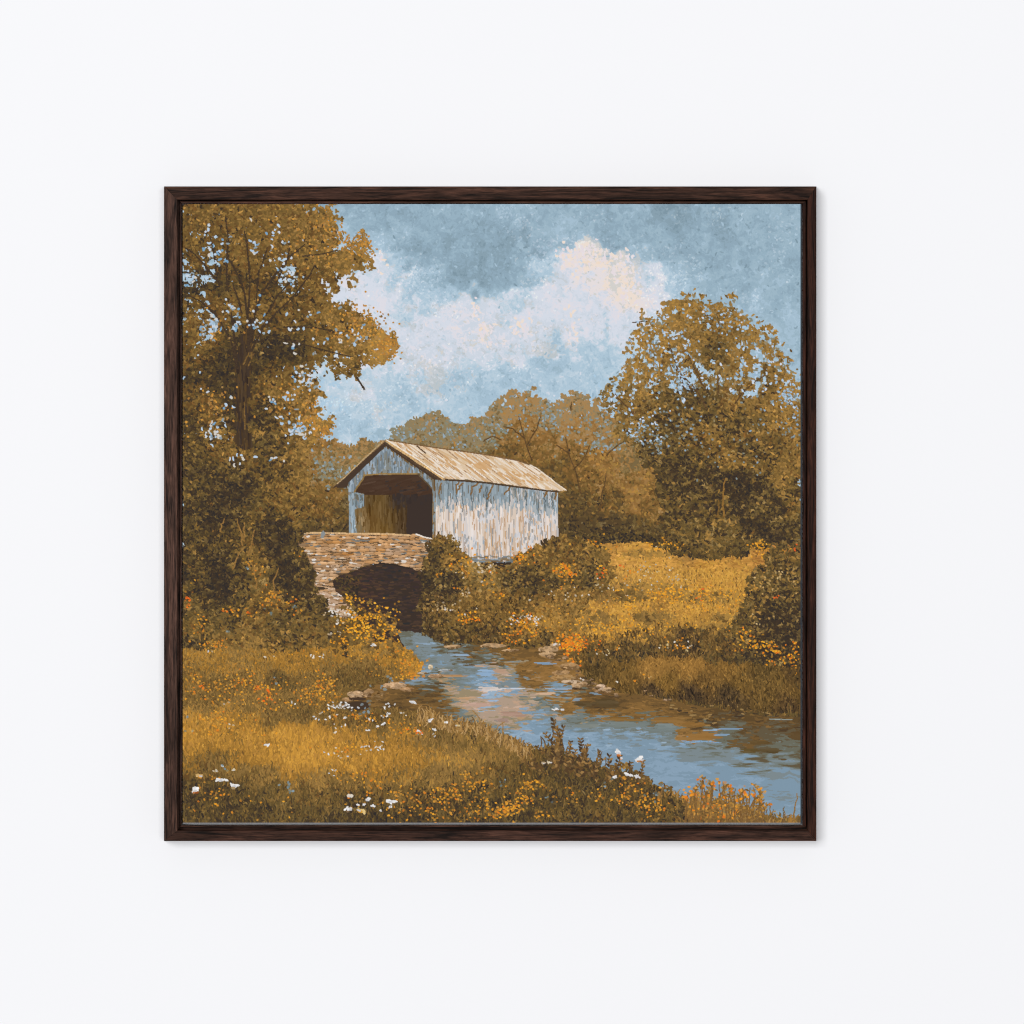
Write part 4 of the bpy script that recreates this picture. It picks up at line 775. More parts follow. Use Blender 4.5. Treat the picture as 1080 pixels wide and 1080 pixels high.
# ------------------------------------------------ stream
GR = FOL+[(190, 138, 56), (204, 148, 58), (180, 130, 58), (168, 122, 50), (212, 158, 68), (150, 108, 44)]
WAT = [(60, 48, 38), (76, 58, 38), (92, 70, 40), (112, 84, 46), (132, 98, 52), (146, 108, 58), (160, 122, 76), (178, 144, 108), (188, 156, 130), (196, 168, 148), (172, 150, 130), (204, 192, 186),
       (104, 104, 90), (114, 122, 118), (122, 134, 138), (112, 134, 150), (124, 148, 166), (134, 158, 178), (140, 164, 184), (150, 172, 190), (132, 160, 184), (186, 196, 208), (96, 84, 62), (150, 134, 106)]
WP = [(418, 664), (428, 666), (446, 668), (470, 676), (500, 679), (530, 682), (560, 683), (590, 684), (604, 694), (612, 706), (622, 722), (640, 730), (656, 732), (680, 732), (700, 738), (720, 742), (760, 748), (800, 754), (850, 756), (850, 872), (520, 872), (480, 800), (420, 770), (372, 752), (360, 742), (372, 730), (400, 722), (425, 716), (446, 712), (440, 700), (430, 690), (424, 678)]
def paint_water():
    A = [(425, 672, 100, 104, 100), (432, 678, 112, 126, 132), (450, 680, 116, 132, 142), (470, 683, 100, 92, 68), (500, 685, 104, 82, 50), (480, 692, 120, 142, 158), (445, 695, 112, 122, 122), (460, 700, 120, 138, 148), (500, 690, 104, 86, 56), (530, 692, 110, 84, 48), (555, 692, 116, 84, 42), (585, 692, 108, 80, 42),
         (480, 703, 124, 136, 138), (505, 700, 116, 136, 152), (530, 700, 134, 148, 158), (560, 698, 128, 98, 56), (590, 703, 136, 112, 78), (520, 707, 166, 142, 120), (510, 712, 132, 150, 164), (535, 710, 164, 140, 114), (560, 712, 116, 88, 50), (590, 712, 136, 102, 58), (480, 712, 112, 116, 108),
         (470, 716, 168, 130, 92), (495, 718, 118, 130, 132), (470, 722, 110, 122, 124), (505, 722, 138, 150, 158), (540, 721, 116, 132, 140), (570, 720, 128, 94, 50), (600, 722, 130, 98, 54), (510, 727, 182, 176, 176), (540, 728, 148, 156, 166), (580, 728, 130, 146, 160), (605, 732, 124, 112, 88), (490, 733, 164, 138, 112), (515, 735, 156, 164, 176), (545, 735, 164, 142, 120), (575, 737, 128, 122, 104), (600, 738, 128, 94, 52),
         (495, 742, 178, 148, 132), (525, 743, 172, 150, 132), (550, 745, 176, 146, 128), (575, 745, 148, 142, 132), (500, 750, 150, 126, 92), (480, 755, 118, 122, 112), (530, 753, 170, 138, 122), (545, 760, 160, 136, 122), (570, 755, 134, 152, 166), (520, 765, 136, 134, 122), (540, 775, 128, 156, 184), (565, 775, 132, 158, 186), (590, 775, 130, 154, 178), (560, 790, 126, 152, 180), (600, 790, 126, 154, 184), (500, 772, 126, 128, 118),
         (590, 760, 132, 140, 138), (610, 748, 130, 96, 52), (640, 742, 90, 70, 42), (625, 742, 90, 72, 44), (660, 742, 118, 88, 50), (635, 752, 128, 94, 50), (665, 752, 138, 102, 56), (690, 748, 138, 102, 56), (700, 758, 132, 98, 54), (720, 766, 140, 104, 56), (610, 760, 124, 122, 108), (625, 762, 116, 122, 118), (650, 763, 116, 126, 124), (680, 762, 116, 126, 124), (640, 772, 126, 144, 154), (670, 774, 126, 146, 162), (700, 770, 122, 128, 124), (620, 780, 128, 156, 182),
         (650, 785, 128, 154, 178), (690, 782, 130, 150, 166), (715, 776, 112, 124, 128), (745, 776, 146, 108, 58), (725, 772, 140, 106, 62), (755, 768, 112, 116, 104), (730, 752, 112, 84, 44), (700, 744, 112, 84, 48), (750, 755, 78, 60, 38), (780, 752, 74, 58, 38), (815, 760, 82, 62, 38), (790, 768, 90, 72, 44), (775, 770, 102, 102, 88), (810, 772, 100, 88, 60), (840, 765, 88, 70, 44), (840, 775, 100, 92, 66),
         (740, 790, 122, 130, 134), (760, 782, 112, 108, 90), (790, 782, 104, 84, 48), (815, 785, 100, 92, 68), (835, 788, 108, 112, 104), (760, 795, 122, 132, 136), (800, 795, 104, 92, 66), (820, 800, 112, 124, 130), (840, 795, 96, 84, 58), (700, 795, 132, 156, 176), (660, 800, 128, 152, 176), (720, 805, 134, 156, 174), (770, 808, 130, 152, 168), (820, 812, 124, 144, 158), (840, 820, 128, 146, 158), (690, 815, 130, 154, 174), (740, 820, 130, 152, 168), (790, 825, 132, 154, 168), (830, 835, 124, 144, 158), (800, 850, 128, 152, 172), (840, 855, 126, 150, 170),
         (375, 745, 84, 64, 40), (400, 735, 128, 96, 52), (420, 740, 104, 80, 46), (440, 735, 84, 66, 44), (460, 730, 80, 64, 46), (410, 750, 96, 72, 40), (440, 750, 124, 92, 48), (465, 745, 122, 92, 52), (460, 755, 108, 86, 50), (440, 716, 128, 140, 148), (430, 722, 118, 92, 58), (460, 722, 86, 72, 50), (415, 726, 118, 90, 52)]
    c = field(A, 6, 4, seed=6)
    n = fbm(3.0, 71, 4, asp=7, gain=.7, wx=fbm(12, 72, 2)*4, wy=fbm(10, 73, 3)*2.2)
    n2 = fbm(5, 74, 3, asp=3.5, wy=fbm(8, 75, 2)*2)
    # strips of reflected bank and sky slide into each other
    dy = fbm(2.6, 76, 3, asp=9)*7; dx = fbm(3, 79, 3, asp=8)*12
    iy = np.clip(((YY+dy-PY0)*S).astype(int), 0, GH-1); ix = np.clip(((XX+dx-PX0)*S).astype(int), 0, GW-1)
    c = c[iy, ix]
    calm = ss(590, 660, XX)*ss(765, 800, YY)
    g = c.mean(-1, keepdims=True); blue = ss(0, 40, c[..., 2:3]-c[..., 0:1])
    c = c-blue*(c-g)*.36
    shore = (1-ss(0, 34, YY-np.interp(XX[0], [590, 640, 700, 760, 845], [718, 738, 744, 752, 756])[None]))*ss(596, 640, XX)
    c = c+(np.array([104, 80, 46], np.float32)-c)*(shore*.45)[..., None]
    amp = 10-6*calm
    c = c+(n*amp)[..., None]*np.array([1.05, .95, .85], np.float32)
    m = poly(WP, .8, 5, 81)
    put(m, quant(c, WAT))
    x, y = scatter(3000, m); k = len(x)
    cc = sample(c, x, y+rng.normal(0, 2.5, k))+rng.normal(0, 7, k)[:, None]
    pal = np.array(WAT, np.float32); cc = pal[((cc[:, None]-pal)**2).sum(-1).argmin(1)]
    o = sample(calm, x, y) < .5+.5*rng.random(k)
    strokes(x[o], y[o], rng.normal(0, .12, o.sum()), rng.uniform(3, 11, o.sum()), rng.uniform(.6, 1.5, o.sum()), cc[o], rng.normal(0, .4, o.sum()), .6, clip=m)
    for x0, y0, L, w, col in [(518, 726, 20, 2.4, (214, 202, 194)), (545, 726, 26, 1.4, (190, 196, 206)), (505, 743, 26, 3, (188, 156, 138)), (580, 731.5, 20, 2.2, (206, 172, 142)), (512, 709.5, 20, 4, (140, 168, 196)), (515, 716, 22, 2, (136, 166, 194)), (526, 707, 16, 3, (178, 146, 122)), (512, 733, 16, 1.6, (162, 178, 200)), (522, 739, 12, 2, (150, 170, 194)), (490, 736, 22, 1.6, (188, 150, 112)), (540, 753, 26, 4, (172, 140, 122)), (530, 759, 16, 3, (162, 136, 122)), (590, 727, 34, 1.6, (146, 164, 184)), (575, 700, 24, 1.4, (134, 160, 184)), (455, 679, 26, 1.2, (146, 166, 184)), (440, 717, 24, 1.4, (134, 160, 188)), (435, 716, 10, 1.2, (120, 144, 164)), (484, 691, 24, 1.6, (140, 162, 182)), (480, 713, 30, 1.6, (176, 136, 94)), (560, 740, 14, 2, (172, 152, 130)), (640, 741, 26, 8, (88, 70, 42)), (615, 742, 20, 4, (92, 74, 46)), (745, 777, 34, 5, (148, 108, 56)), (720, 780, 26, 2.4, (150, 112, 62)), (705, 758, 44, 4, (138, 102, 54)), (735, 764, 22, 3.4, (142, 104, 54)), (655, 758, 60, 2.6, (136, 102, 54)), (700, 768, 26, 6, (118, 128, 126)), (660, 764, 44, 4, (118, 126, 122)), (626, 766, 34, 3, (118, 124, 118)), (610, 738, 10, 2, (124, 138, 150)), (628, 731, 14, 2, (118, 134, 146)), (825, 759, 24, 1, (140, 148, 142)), (770, 769, 36, 1.2, (124, 150, 176)), (735, 782, 40, 1.2, (126, 158, 188)), (760, 775, 24, 1.2, (130, 156, 180)), (748, 770, 20, 1, (148, 172, 194)), (738, 739, 14, 1.6, (116, 122, 116)), (790, 792, 20, 3, (98, 80, 46)), (815, 792, 22, 4, (94, 78, 50)), (800, 783, 30, 4, (98, 76, 42)), (825, 801, 14, 1, (92, 74, 46)), (840, 776, 20, 5, (96, 74, 44))]:
        for k in range(max(3, int(w*2.2))):
            strokes(np.array([x0+rng.normal(0, L*.14)]), np.array([y0+rng.normal(0, w*.3)]), rng.normal(0, .04), L*rng.uniform(.35, .9), min(w*.6, 1.8), np.array([col])+rng.normal(0, 5), 0, .6, clip=m)
    for x0, y0, n in [(795, 750, 40), (740, 756, 40), (775, 742, 30), (720, 750, 30), (820, 748, 20)]:
        x = rng.normal(x0, 16, n); y = rng.normal(y0, 3.5, n)
        strokes(x, y, rng.normal(0, .15, n), rng.uniform(2, 6, n), rng.uniform(.6, 1.2, n), pick([(112, 84, 44), (130, 98, 52), (66, 52, 38), (96, 74, 42), (152, 122, 76)], n), 0, .5)

def rock(cx, cy, rx, ry, lite=(196, 162, 124), dark=(120, 90, 56)):
    m = (blob(cx, cy, rx, ry)+fbm(4, int(cx*3+cy), 2)*.22) < 1
    f = ((cy-YY)/ry*.6+(cx-XX)/rx*.3+fbm(3, int(cx), 2)*.5)
    col = np.where((f > .1)[..., None], np.array(lite, np.float32), np.where((f > -.45)[..., None], np.array(lite, np.float32)*.82, np.array(dark, np.float32)))
    put(m, col)
    n = int(rx*ry*1.2)+6
    planks(m, canvas.copy() if False else col, n, .1, (1.5, 4), (.6, 1.3), 12)

# ------------------------------------------------ banks and bushes by the stream
def paint_banks():
    # slope below the barn, between arch and meadow
    A = [(460, 570, 106, 78, 40), (475, 575, 96, 72, 38), (455, 590, 78, 58, 36), (475, 590, 122, 88, 42), (485, 595, 118, 86, 42), (465, 605, 64, 50, 36), (480, 610, 62, 48, 36), (455, 615, 66, 50, 36), (450, 630, 72, 54, 36), (470, 625, 82, 62, 38), (500, 600, 148, 116, 74), (515, 602, 124, 94, 50), (495, 612, 108, 80, 42), (520, 615, 132, 102, 60), (540, 610, 92, 68, 38), (555, 600, 86, 64, 36), (545, 590, 118, 86, 42), (565, 585, 116, 84, 40), (585, 575, 104, 76, 38), (600, 572, 110, 80, 40), (620, 580, 116, 86, 44),
         (570, 605, 94, 70, 38), (590, 600, 124, 90, 42), (605, 595, 100, 74, 38), (625, 595, 96, 72, 40), (640, 598, 128, 94, 46), (560, 618, 74, 56, 38), (580, 615, 88, 66, 38), (600, 612, 92, 70, 40), (625, 610, 82, 62, 38), (640, 612, 124, 90, 44), (500, 630, 120, 90, 46), (520, 635, 114, 84, 40), (545, 630, 104, 78, 38), (565, 635, 116, 86, 44), (590, 628, 122, 90, 46), (610, 625, 134, 98, 46), (460, 645, 96, 72, 38), (480, 645, 104, 78, 38), (500, 650, 108, 80, 38), (525, 650, 104, 78, 38), (545, 648, 108, 80, 40), (570, 648, 150, 108, 46),
         (450, 660, 84, 64, 36), (475, 662, 94, 72, 36), (500, 665, 92, 70, 36), (525, 668, 94, 70, 38), (545, 665, 116, 84, 42), (565, 664, 138, 100, 46), (585, 660, 160, 116, 50), (460, 672, 78, 60, 36), (490, 675, 76, 58, 36), (520, 678, 84, 62, 38), (550, 678, 96, 72, 38), (575, 676, 84, 64, 36), (600, 670, 130, 96, 44), (610, 660, 120, 88, 44)]
    c = field(A, 5, 5, warp=4, seed=8)
    B = [(444, 600), (450, 585), (456, 572), (463, 564), (470, 566), (480, 574), (490, 584), (496, 592), (510, 596), (535, 598), (545, 590), (552, 584), (562, 578), (575, 572), (588, 566), (602, 568), (622, 572), (640, 578), (646, 600), (640, 620), (620, 634), (606, 648), (604, 672), (598, 684), (570, 682), (540, 680), (500, 678), (470, 676), (448, 669), (442, 640), (446, 622)]
    m = poly(B, 2.2, 5, 91)
    foliage_base(m, c, 20, 4, 9)
    rim = poly(B, 3.4, 4, 92)
    clumps(rim, c+6, 760, 14, (2, 4.6), (1.6, 4.4), (.8, 1.5), tone=16, jit=14, warm=.05, light=12)
    leafage(m, c+6, 2600, (1.6, 4), (.7, 1.3), 26)
    blades(m & (YY > 625), c, 1300, (1.8, 4), (.5, .9), 20, .5)
    put((noise(5, 1.2, 95) > .35) & poly([(505, 594), (540, 594), (540, 599), (505, 599)]), (58, 46, 38))
    accents(rim, 3000, L=(1.6, 4.6))
    # pale heads under the sill
    dots([(506, 596, 8, 2.5, 40), (512, 599, 5, 3, 26), (492, 625, 4, 2.5, 18), (475, 640, 8, 4, 36), (468, 638, 5, 2, 12), (500, 605, 8, 4, 16)], [(196, 166, 118), (212, 190, 156), (176, 148, 104), (206, 196, 186)], (.9, 2))
    O = [(232, 156, 36), (240, 170, 44), (220, 142, 36), (206, 130, 40), (230, 124, 30)]
    dots([(493, 652, 6, 4, 60), (463, 606, 2.5, 2, 10), (527, 628, 3, 4, 18), (514, 617, 4, 3, 12), (596, 605, 7, 6, 80), (590, 602, 5, 4, 30), (600, 598, 4, 3, 24), (552, 655, 9, 5, 90), (560, 662, 8, 5, 60), (540, 672, 6, 4, 40), (636, 602, 3, 4, 16), (628, 573, 8, 3, 26), (520, 604, 8, 3, 10), (544, 590, 6, 5, 34), (560, 582, 5, 4, 20), (478, 598, 3, 3, 10), (486, 592, 8, 6, 30), (485, 620, 3, 2, 10), (660, 604, 5, 3, 10)], O, (.9, 2))
    dots([(558, 652, 8, 2.5, 34), (548, 655, 4, 2, 14), (567, 653, 5, 2, 14), (590, 628, 14, 3, 20)], [(222, 220, 216), (214, 208, 200), (206, 190, 160)], (.8, 1.7))
    limb([(487, 598), (491, 604), (493, 608)], 1, .8, (160, 106, 44))
    # meadow flowers on the right
    dots([(720, 625, 22, 4, 150), (700, 626, 16, 4, 90), (660, 634, 14, 5, 50), (665, 628, 6, 4, 30), (700, 576, 9, 3, 60), (735, 640, 20, 5, 30), (760, 638, 12, 5, 40), (780, 628, 10, 4, 30), (650, 665, 24, 4, 110), (690, 662, 20, 4, 70), (800, 578, 5, 4, 60), (806, 574, 4, 3, 20), (835, 580, 8, 3, 14), (666, 638, 4, 3, 24), (622, 660, 14, 8, 60), (640, 655, 20, 6, 40), (770, 662, 5, 3, 30), (764, 672, 8, 4, 30)], [(236, 166, 42), (228, 152, 40), (214, 140, 40), (244, 178, 60)], (.8, 1.9))
    dots([(742, 621, 1, 1, 4), (656, 597, 2, 1.5, 6), (635, 604, 3, 3, 10), (740, 631, 3, 2, 6)], [(230, 92, 32), (222, 112, 36)], (1.2, 2))
    dots([(684, 606, 7, 6, 34), (706, 604, 2, 3, 8), (715, 612, 4, 3, 16), (640, 618, 6, 4, 20), (690, 620, 30, 8, 30), (696, 592, 6, 6, 8)], [(208, 196, 170), (196, 176, 134), (220, 214, 206), (170, 172, 166)], (.7, 1.4))
    clumps(poly([(645, 626), (668, 622), (684, 630), (676, 634), (650, 632)], 1.5), field([(660, 628, 112, 84, 42), (675, 631, 128, 94, 44)]), 18, 12, (1.5, 3))
    clumps(poly([(670, 650), (690, 646), (700, 652), (684, 656)], 2), field([(680, 651, 130, 98, 52), (690, 650, 120, 90, 50)]), 24, 10, (1.5, 3))
    clumps(poly([(614, 648), (630, 640), (646, 652), (640, 660), (620, 658)], 2), field([(628, 650, 140, 104, 50), (636, 655, 150, 110, 50)]), 16, 10, (1.5, 3))
    # dark bush at the right edge
    DB = [(808, 588), (815, 582), (830, 584), (850, 586), (850, 712), (820, 706), (800, 694), (780, 688), (762, 676), (770, 664), (784, 658), (786, 646), (792, 640), (794, 628), (800, 618), (798, 608), (806, 600)]
    c = field([(820, 592, 96, 72, 38), (838, 595, 94, 70, 38), (812, 605, 98, 74, 42), (832, 610, 80, 60, 38), (806, 622, 104, 80, 44), (825, 625, 80, 62, 40), (842, 625, 92, 70, 38), (800, 640, 86, 66, 40), (820, 642, 70, 54, 36), (840, 645, 68, 52, 36), (790, 655, 90, 68, 38), (810, 660, 62, 48, 36), (830, 662, 56, 44, 36), (775, 672, 96, 72, 38), (800, 678, 74, 56, 36), (825, 680, 64, 50, 36), (840, 690, 56, 44, 36), (820, 700, 68, 52, 36)], 5, 5, warp=3)
    m = poly(inset(DB, .9), 5, 6, 96); foliage_base(m, c, 20, 4, 10)
    clumps(poly(DB, 5, 5, 97), c+6, 460, 12, (1.8, 4.6), tone=15, jit=14, warm=.04, light=12)
    leafage(poly(DB, 7, 6, 100), c+6, 1500, jit=26)
    for cx, cy in [(800, 598), (796, 606), (793, 614), (790, 622), (792, 632), (786, 640), (784, 649), (778, 655), (774, 663), (766, 669), (758, 675), (768, 678)]:
        clumps(blob(cx, cy, 6, 5) < 1, c+6, 7, 8, (1.2, 3.4), (1.6, 4), (.7, 1.3), tone=16, jit=14)
    accents(poly(DB, 6, 6, 100), 1800)
    dots([(808, 612, 6, 5, 20), (826, 608, 6, 4, 22), (818, 628, 8, 8, 16), (798, 656, 6, 4, 12)], [(196, 158, 98), (180, 138, 76), (206, 176, 122)], (1, 2))
    dots([(800, 682, 8, 3.5, 50), (816, 684, 6, 4, 40), (828, 692, 6, 5, 46), (838, 694, 4, 4, 26), (770, 684, 8, 4, 30), (786, 682, 5, 4, 24), (812, 698, 4, 3, 18), (838, 704, 3, 4, 20), (840, 680, 3, 4, 12), (790, 674, 8, 4, 14), (780, 668, 10, 3, 30)], O, (1, 2.1))
    dots([(819, 629, 2, 1, 5), (838, 580, 2, 2, 6)], [(226, 96, 34)], (1.2, 2))
    # shaded tufts along the far bank
    bk = poly([(600, 684), (640, 676), (690, 670), (720, 664), (760, 668), (800, 690), (800, 704), (760, 700), (720, 694), (690, 690), (650, 700), (610, 704)], 2.5, 6, 98)
    c = field([(620, 694, 84, 64, 36), (650, 690, 80, 62, 36), (680, 682, 76, 60, 38), (700, 676, 92, 70, 40), (720, 682, 66, 52, 36), (750, 680, 80, 62, 36), (780, 692, 74, 56, 36)], 4, 5)
    clumps(bk, c+3, 130, 13, (2, 4.5), (1.6, 4.4), (.7, 1.4), tone=14, jit=14)
    blades(poly([(600, 676), (690, 662), (760, 664), (790, 690), (700, 700), (610, 704)], 3), c+np.array([26, 18, 6], np.float32), 700, (2.5, 6), (.6, 1), 18, .4)
    lo = poly([(610, 704), (650, 700), (700, 694), (760, 700), (850, 706), (850, 752), (800, 750), (740, 742), (690, 734), (650, 728), (625, 716)], 1.5, 6, 99)
    c2 = field([(630, 706, 88, 68, 36), (660, 710, 112, 84, 40), (690, 706, 148, 108, 52), (730, 704, 146, 106, 50), (770, 708, 128, 94, 44), (810, 708, 96, 74, 38), (840, 712, 88, 66, 36), (660, 722, 104, 78, 38), (700, 722, 124, 92, 42), (740, 724, 108, 80, 40), (780, 722, 112, 84, 40), (820, 722, 108, 82, 40), (690, 734, 70, 54, 36), (730, 736, 70, 54, 36), (770, 738, 72, 56, 36), (810, 738, 100, 76, 38), (840, 738, 104, 78, 38), (830, 750, 80, 60, 36)], 5, 5, warp=3)
    blades(lo, c2, 3600, (3, 8), (.6, 1.1), 17, .35)
    dots([(705, 681, 3, 2, 14), (720, 680, 7, 3, 40), (726, 684, 4, 2, 14), (651, 684, 2, 1.5, 8), (640, 686, 10, 2, 16), (680, 716, 3, 2, 8), (652, 720, 2, 1, 4), (668, 718, 2, 1.5, 5)], [(228, 150, 40), (222, 214, 200), (206, 182, 130), (214, 132, 36)], (.9, 1.8))
    dots([(604, 676, 7, 4, 100), (596, 680, 5, 3, 40), (606, 686, 5, 4, 40), (602, 692, 4, 4, 20), (618, 680, 8, 4, 24), (612, 698, 5, 2, 10)], [(238, 150, 36), (232, 132, 32), (244, 170, 44), (224, 112, 30)], (1.1, 2.2))
    # waterside stones
    for a in [(578, 685, 10, 3.4), (585, 681, 5, 3), (577, 690, 9, 2), (520, 681, 14, 2.4), (478, 682, 9, 2), (540, 686, 10, 1.6)]: rock(*a[:4], (192, 156, 114), (110, 82, 50))
    for a in [(600, 703, 11, 4, (172, 134, 90)), (592, 710, 10, 3.4, (176, 138, 94)), (597, 715, 16, 3.4, (170, 132, 84)), (612, 722, 9, 3, (184, 150, 112)), (608, 724.5, 5, 2.4, (190, 156, 118)), (634, 725, 6, 4, (212, 180, 150)), (641, 728, 5.5, 3.4, (204, 168, 128)), (628, 727, 3, 2, (150, 114, 72)), (603, 719, 10, 2, (206, 178, 148))]: rock(*a[:4], a[4])
    for k in range(26):
        t = rng.random(); x0 = np.interp(t, [0, .3, .6, 1], [575, 606, 640, 760])+rng.normal(0, 5); y0 = np.interp(t, [0, .3, .6, 1], [690, 712, 730, 747])+rng.normal(0, 2.4)
        rock(x0, y0, rng.uniform(1.6, 4.2), rng.uniform(.8, 1.8), tuple(np.array((178, 142, 104))*rng.uniform(.6, 1.05)), (92, 70, 44))
    limb([(604, 726), (616, 727.5)], 1.8, 1, (80, 60, 40)); limb([(632, 731), (644, 733)], 1.4, 1, (110, 80, 46))
    dots([(586, 680, 2, 1, 5), (615, 716, 3, 1, 4)], [(214, 208, 206)], (1.2, 2.2))

# ------------------------------------------------ near meadow and flowers
def paint_foreground():
    O = [(226, 154, 42), (234, 166, 50), (214, 142, 42), (200, 130, 42), (214, 124, 36), (188, 126, 46), (206, 146, 58)]
    W = [(226, 226, 226), (216, 214, 212), (232, 230, 226), (196, 200, 206)]
    # upper part of the left bank
    A = [(200, 690, 160, 116, 54), (225, 692, 158, 116, 54), (250, 692, 150, 110, 52), (275, 690, 154, 112, 52), (300, 692, 164, 118, 48), (330, 690, 158, 114, 46), (360, 690, 152, 110, 46), (390, 690, 168, 120, 46), (415, 692, 164, 116, 44), (435, 702, 170, 118, 42), (200, 703, 142, 104, 46), (230, 703, 146, 106, 46), (270, 705, 140, 104, 46), (310, 703, 148, 108, 46), (350, 702, 142, 106, 48), (390, 704, 130, 98, 46), (420, 708, 132, 96, 42),
         (200, 722, 130, 94, 42), (230, 722, 116, 86, 44), (260, 725, 122, 90, 44), (300, 722, 96, 74, 40), (330, 722, 124, 92, 46), (360, 720, 110, 84, 44), (400, 716, 112, 86, 44), (200, 740, 118, 88, 44), (230, 740, 122, 90, 46), (260, 740, 130, 96, 46), (290, 738, 118, 88, 44), (320, 738, 124, 90, 42), (345, 742, 128, 92, 40), (370, 730, 118, 90, 46),
         (200, 760, 164, 120, 54), (230, 755, 160, 118, 52), (260, 758, 150, 110, 48), (290, 755, 124, 92, 46), (320, 752, 112, 84, 44), (345, 755, 134, 98, 44), (375, 760, 124, 92, 44), (400, 762, 116, 88, 44), (430, 758, 124, 92, 46), (460, 765, 124, 92, 44), (490, 768, 124, 94, 48), (200, 785, 172, 124, 48), (230, 780, 168, 120, 44), (260, 780, 176, 126, 46), (300, 775, 184, 134, 50), (330, 775, 182, 132, 52), (360, 775, 172, 126, 54), (390, 778, 162, 118, 48), (420, 775, 146, 106, 46), (450, 780, 138, 102, 48), (480, 782, 140, 104, 52), (510, 785, 138, 104, 54),
         (200, 805, 138, 100, 42), (225, 802, 124, 92, 42), (250, 802, 150, 108, 44), (280, 800, 172, 122, 42), (310, 798, 184, 130, 44), (340, 800, 176, 126, 48), (370, 805, 166, 120, 48), (400, 800, 174, 124, 44), (430, 800, 166, 120, 48), (460, 800, 158, 116, 54), (490, 800, 156, 116, 58), (520, 800, 140, 104, 52), (545, 790, 132, 100, 54), (200, 825, 100, 76, 40), (220, 822, 112, 84, 40), (250, 818, 122, 92, 46), (280, 820, 140, 104, 52), (310, 822, 148, 108, 48), (340, 820, 140, 104, 48), (370, 825, 122, 88, 42), (400, 822, 150, 108, 46), (430, 820, 152, 112, 50), (460, 820, 138, 104, 52), (490, 820, 124, 94, 50), (520, 815, 120, 90, 48), (550, 805, 116, 88, 46),
         (200, 842, 86, 66, 38), (225, 840, 88, 68, 38), (255, 840, 94, 72, 40), (290, 838, 96, 74, 40), (320, 842, 98, 74, 38), (350, 840, 102, 78, 40), (380, 845, 84, 64, 36), (410, 840, 110, 80, 40), (440, 842, 106, 78, 38), (470, 840, 100, 74, 38), (500, 838, 96, 72, 40), (530, 835, 94, 70, 40), (560, 835, 96, 72, 40), (590, 820, 94, 70, 40), (620, 825, 90, 68, 40), (650, 832, 92, 70, 40), (680, 835, 96, 72, 40), (600, 845, 88, 66, 40), (640, 850, 102, 78, 40), (670, 855, 96, 74, 40), (700, 845, 104, 78, 42), (730, 850, 128, 92, 46), (760, 855, 136, 98, 44),
         (200, 860, 78, 60, 36), (240, 860, 82, 62, 36), (280, 862, 80, 60, 36), (320, 862, 80, 60, 36), (360, 862, 74, 56, 34), (400, 862, 80, 60, 36), (440, 860, 82, 62, 36), (480, 862, 84, 62, 36), (520, 862, 78, 58, 36), (560, 862, 76, 58, 36), (600, 862, 90, 68, 38), (640, 864, 98, 74, 38), (680, 864, 92, 70, 38), (720, 864, 104, 76, 40), (760, 864, 112, 82, 40), (800, 866, 126, 92, 44), (840, 866, 140, 100, 44)]
    c = field(A, 5, 6, warp=4, seed=12)
    c = c+(fbm(26, 135, 3, asp=2.2)*9)[..., None]*np.array([1, .8, .4], np.float32)
    F1 = [(185, 684), (230, 686), (300, 688), (360, 682), (405, 676), (420, 680), (436, 690), (446, 702), (440, 712), (412, 718), (396, 722), (372, 728), (356, 740), (362, 752), (400, 748), (440, 750), (470, 758), (488, 766), (505, 764), (528, 776), (548, 782), (566, 790), (580, 786), (600, 796), (625, 804), (650, 816), (662, 812), (684, 826), (700, 836), (716, 845), (732, 848), (752, 846), (776, 850), (792, 856), (806, 861), (830, 863), (850, 860), (850, 880), (185, 880)]
    m = poly(F1, 1.6, 5, 111)
    foliage_base(m, c, 15, 3.5, 13, GR)
    leafage(m & (YY < 760), c, 4200, (1.2, 3), (.6, 1.1), 17, pal=GR)
    blades(m & (YY < 765), c, 8000, (2, 4.5), (.5, .9), 18, .35, GR)
    # clumps that break the blue of the stream
    bush = [(545, 800), (556, 796), (566, 790), (574, 778), (578, 766), (584, 766), (588, 778), (594, 784), (604, 776), (606, 788), (620, 786), (630, 792), (634, 800), (650, 806), (660, 806), (676, 816), (690, 826), (706, 834), (716, 840), (706, 868), (540, 868)]
    bc = field([(580, 770, 116, 84, 44), (585, 785, 104, 76, 42), (570, 795, 108, 80, 44), (600, 795, 96, 72, 40), (625, 800, 100, 76, 46), (560, 810, 104, 78, 42), (590, 812, 82, 62, 38), (620, 815, 84, 64, 38), (650, 818, 98, 74, 42), (660, 812, 130, 98, 52), (680, 830, 96, 72, 42), (570, 840, 80, 60, 38), (610, 840, 88, 66, 38), (650, 845, 98, 76, 40), (690, 850, 96, 72, 40)], 5, 5)
    bm = poly(bush, 3, 5, 112)
    bc = bc+np.array([14, 10, 5], np.float32)
    foliage_base(bm & (YY > 814), bc, 18, 4, 14)
    for k in range(26):
        x0 = rng.uniform(555, 690); t = np.interp(x0, [555, 578, 600, 630, 660, 690], [798, 772, 784, 794, 808, 828])
        y1 = t+rng.uniform(-3, 6); limb([(x0+rng.normal(0, 3), y1+22), (x0+rng.normal(0, 1.5), y1+10), (x0, y1)], .9, .5, (96, 70, 40))
    limb([(586, 812), (582, 792), (583, 768)], 1.2, .7, (92, 68, 42))
    clumps(bm & (YY > 806) & (noise(5, seed=117) > -.2), bc, 230, 10, (1.5, 3.6), (1.6, 3.6), (.8, 1.5), tone=16, jit=14, light=12)
    blades(m & (YY > 755), c, 15500, (3, 8), (.6, 1.1), 17, .32, GR)
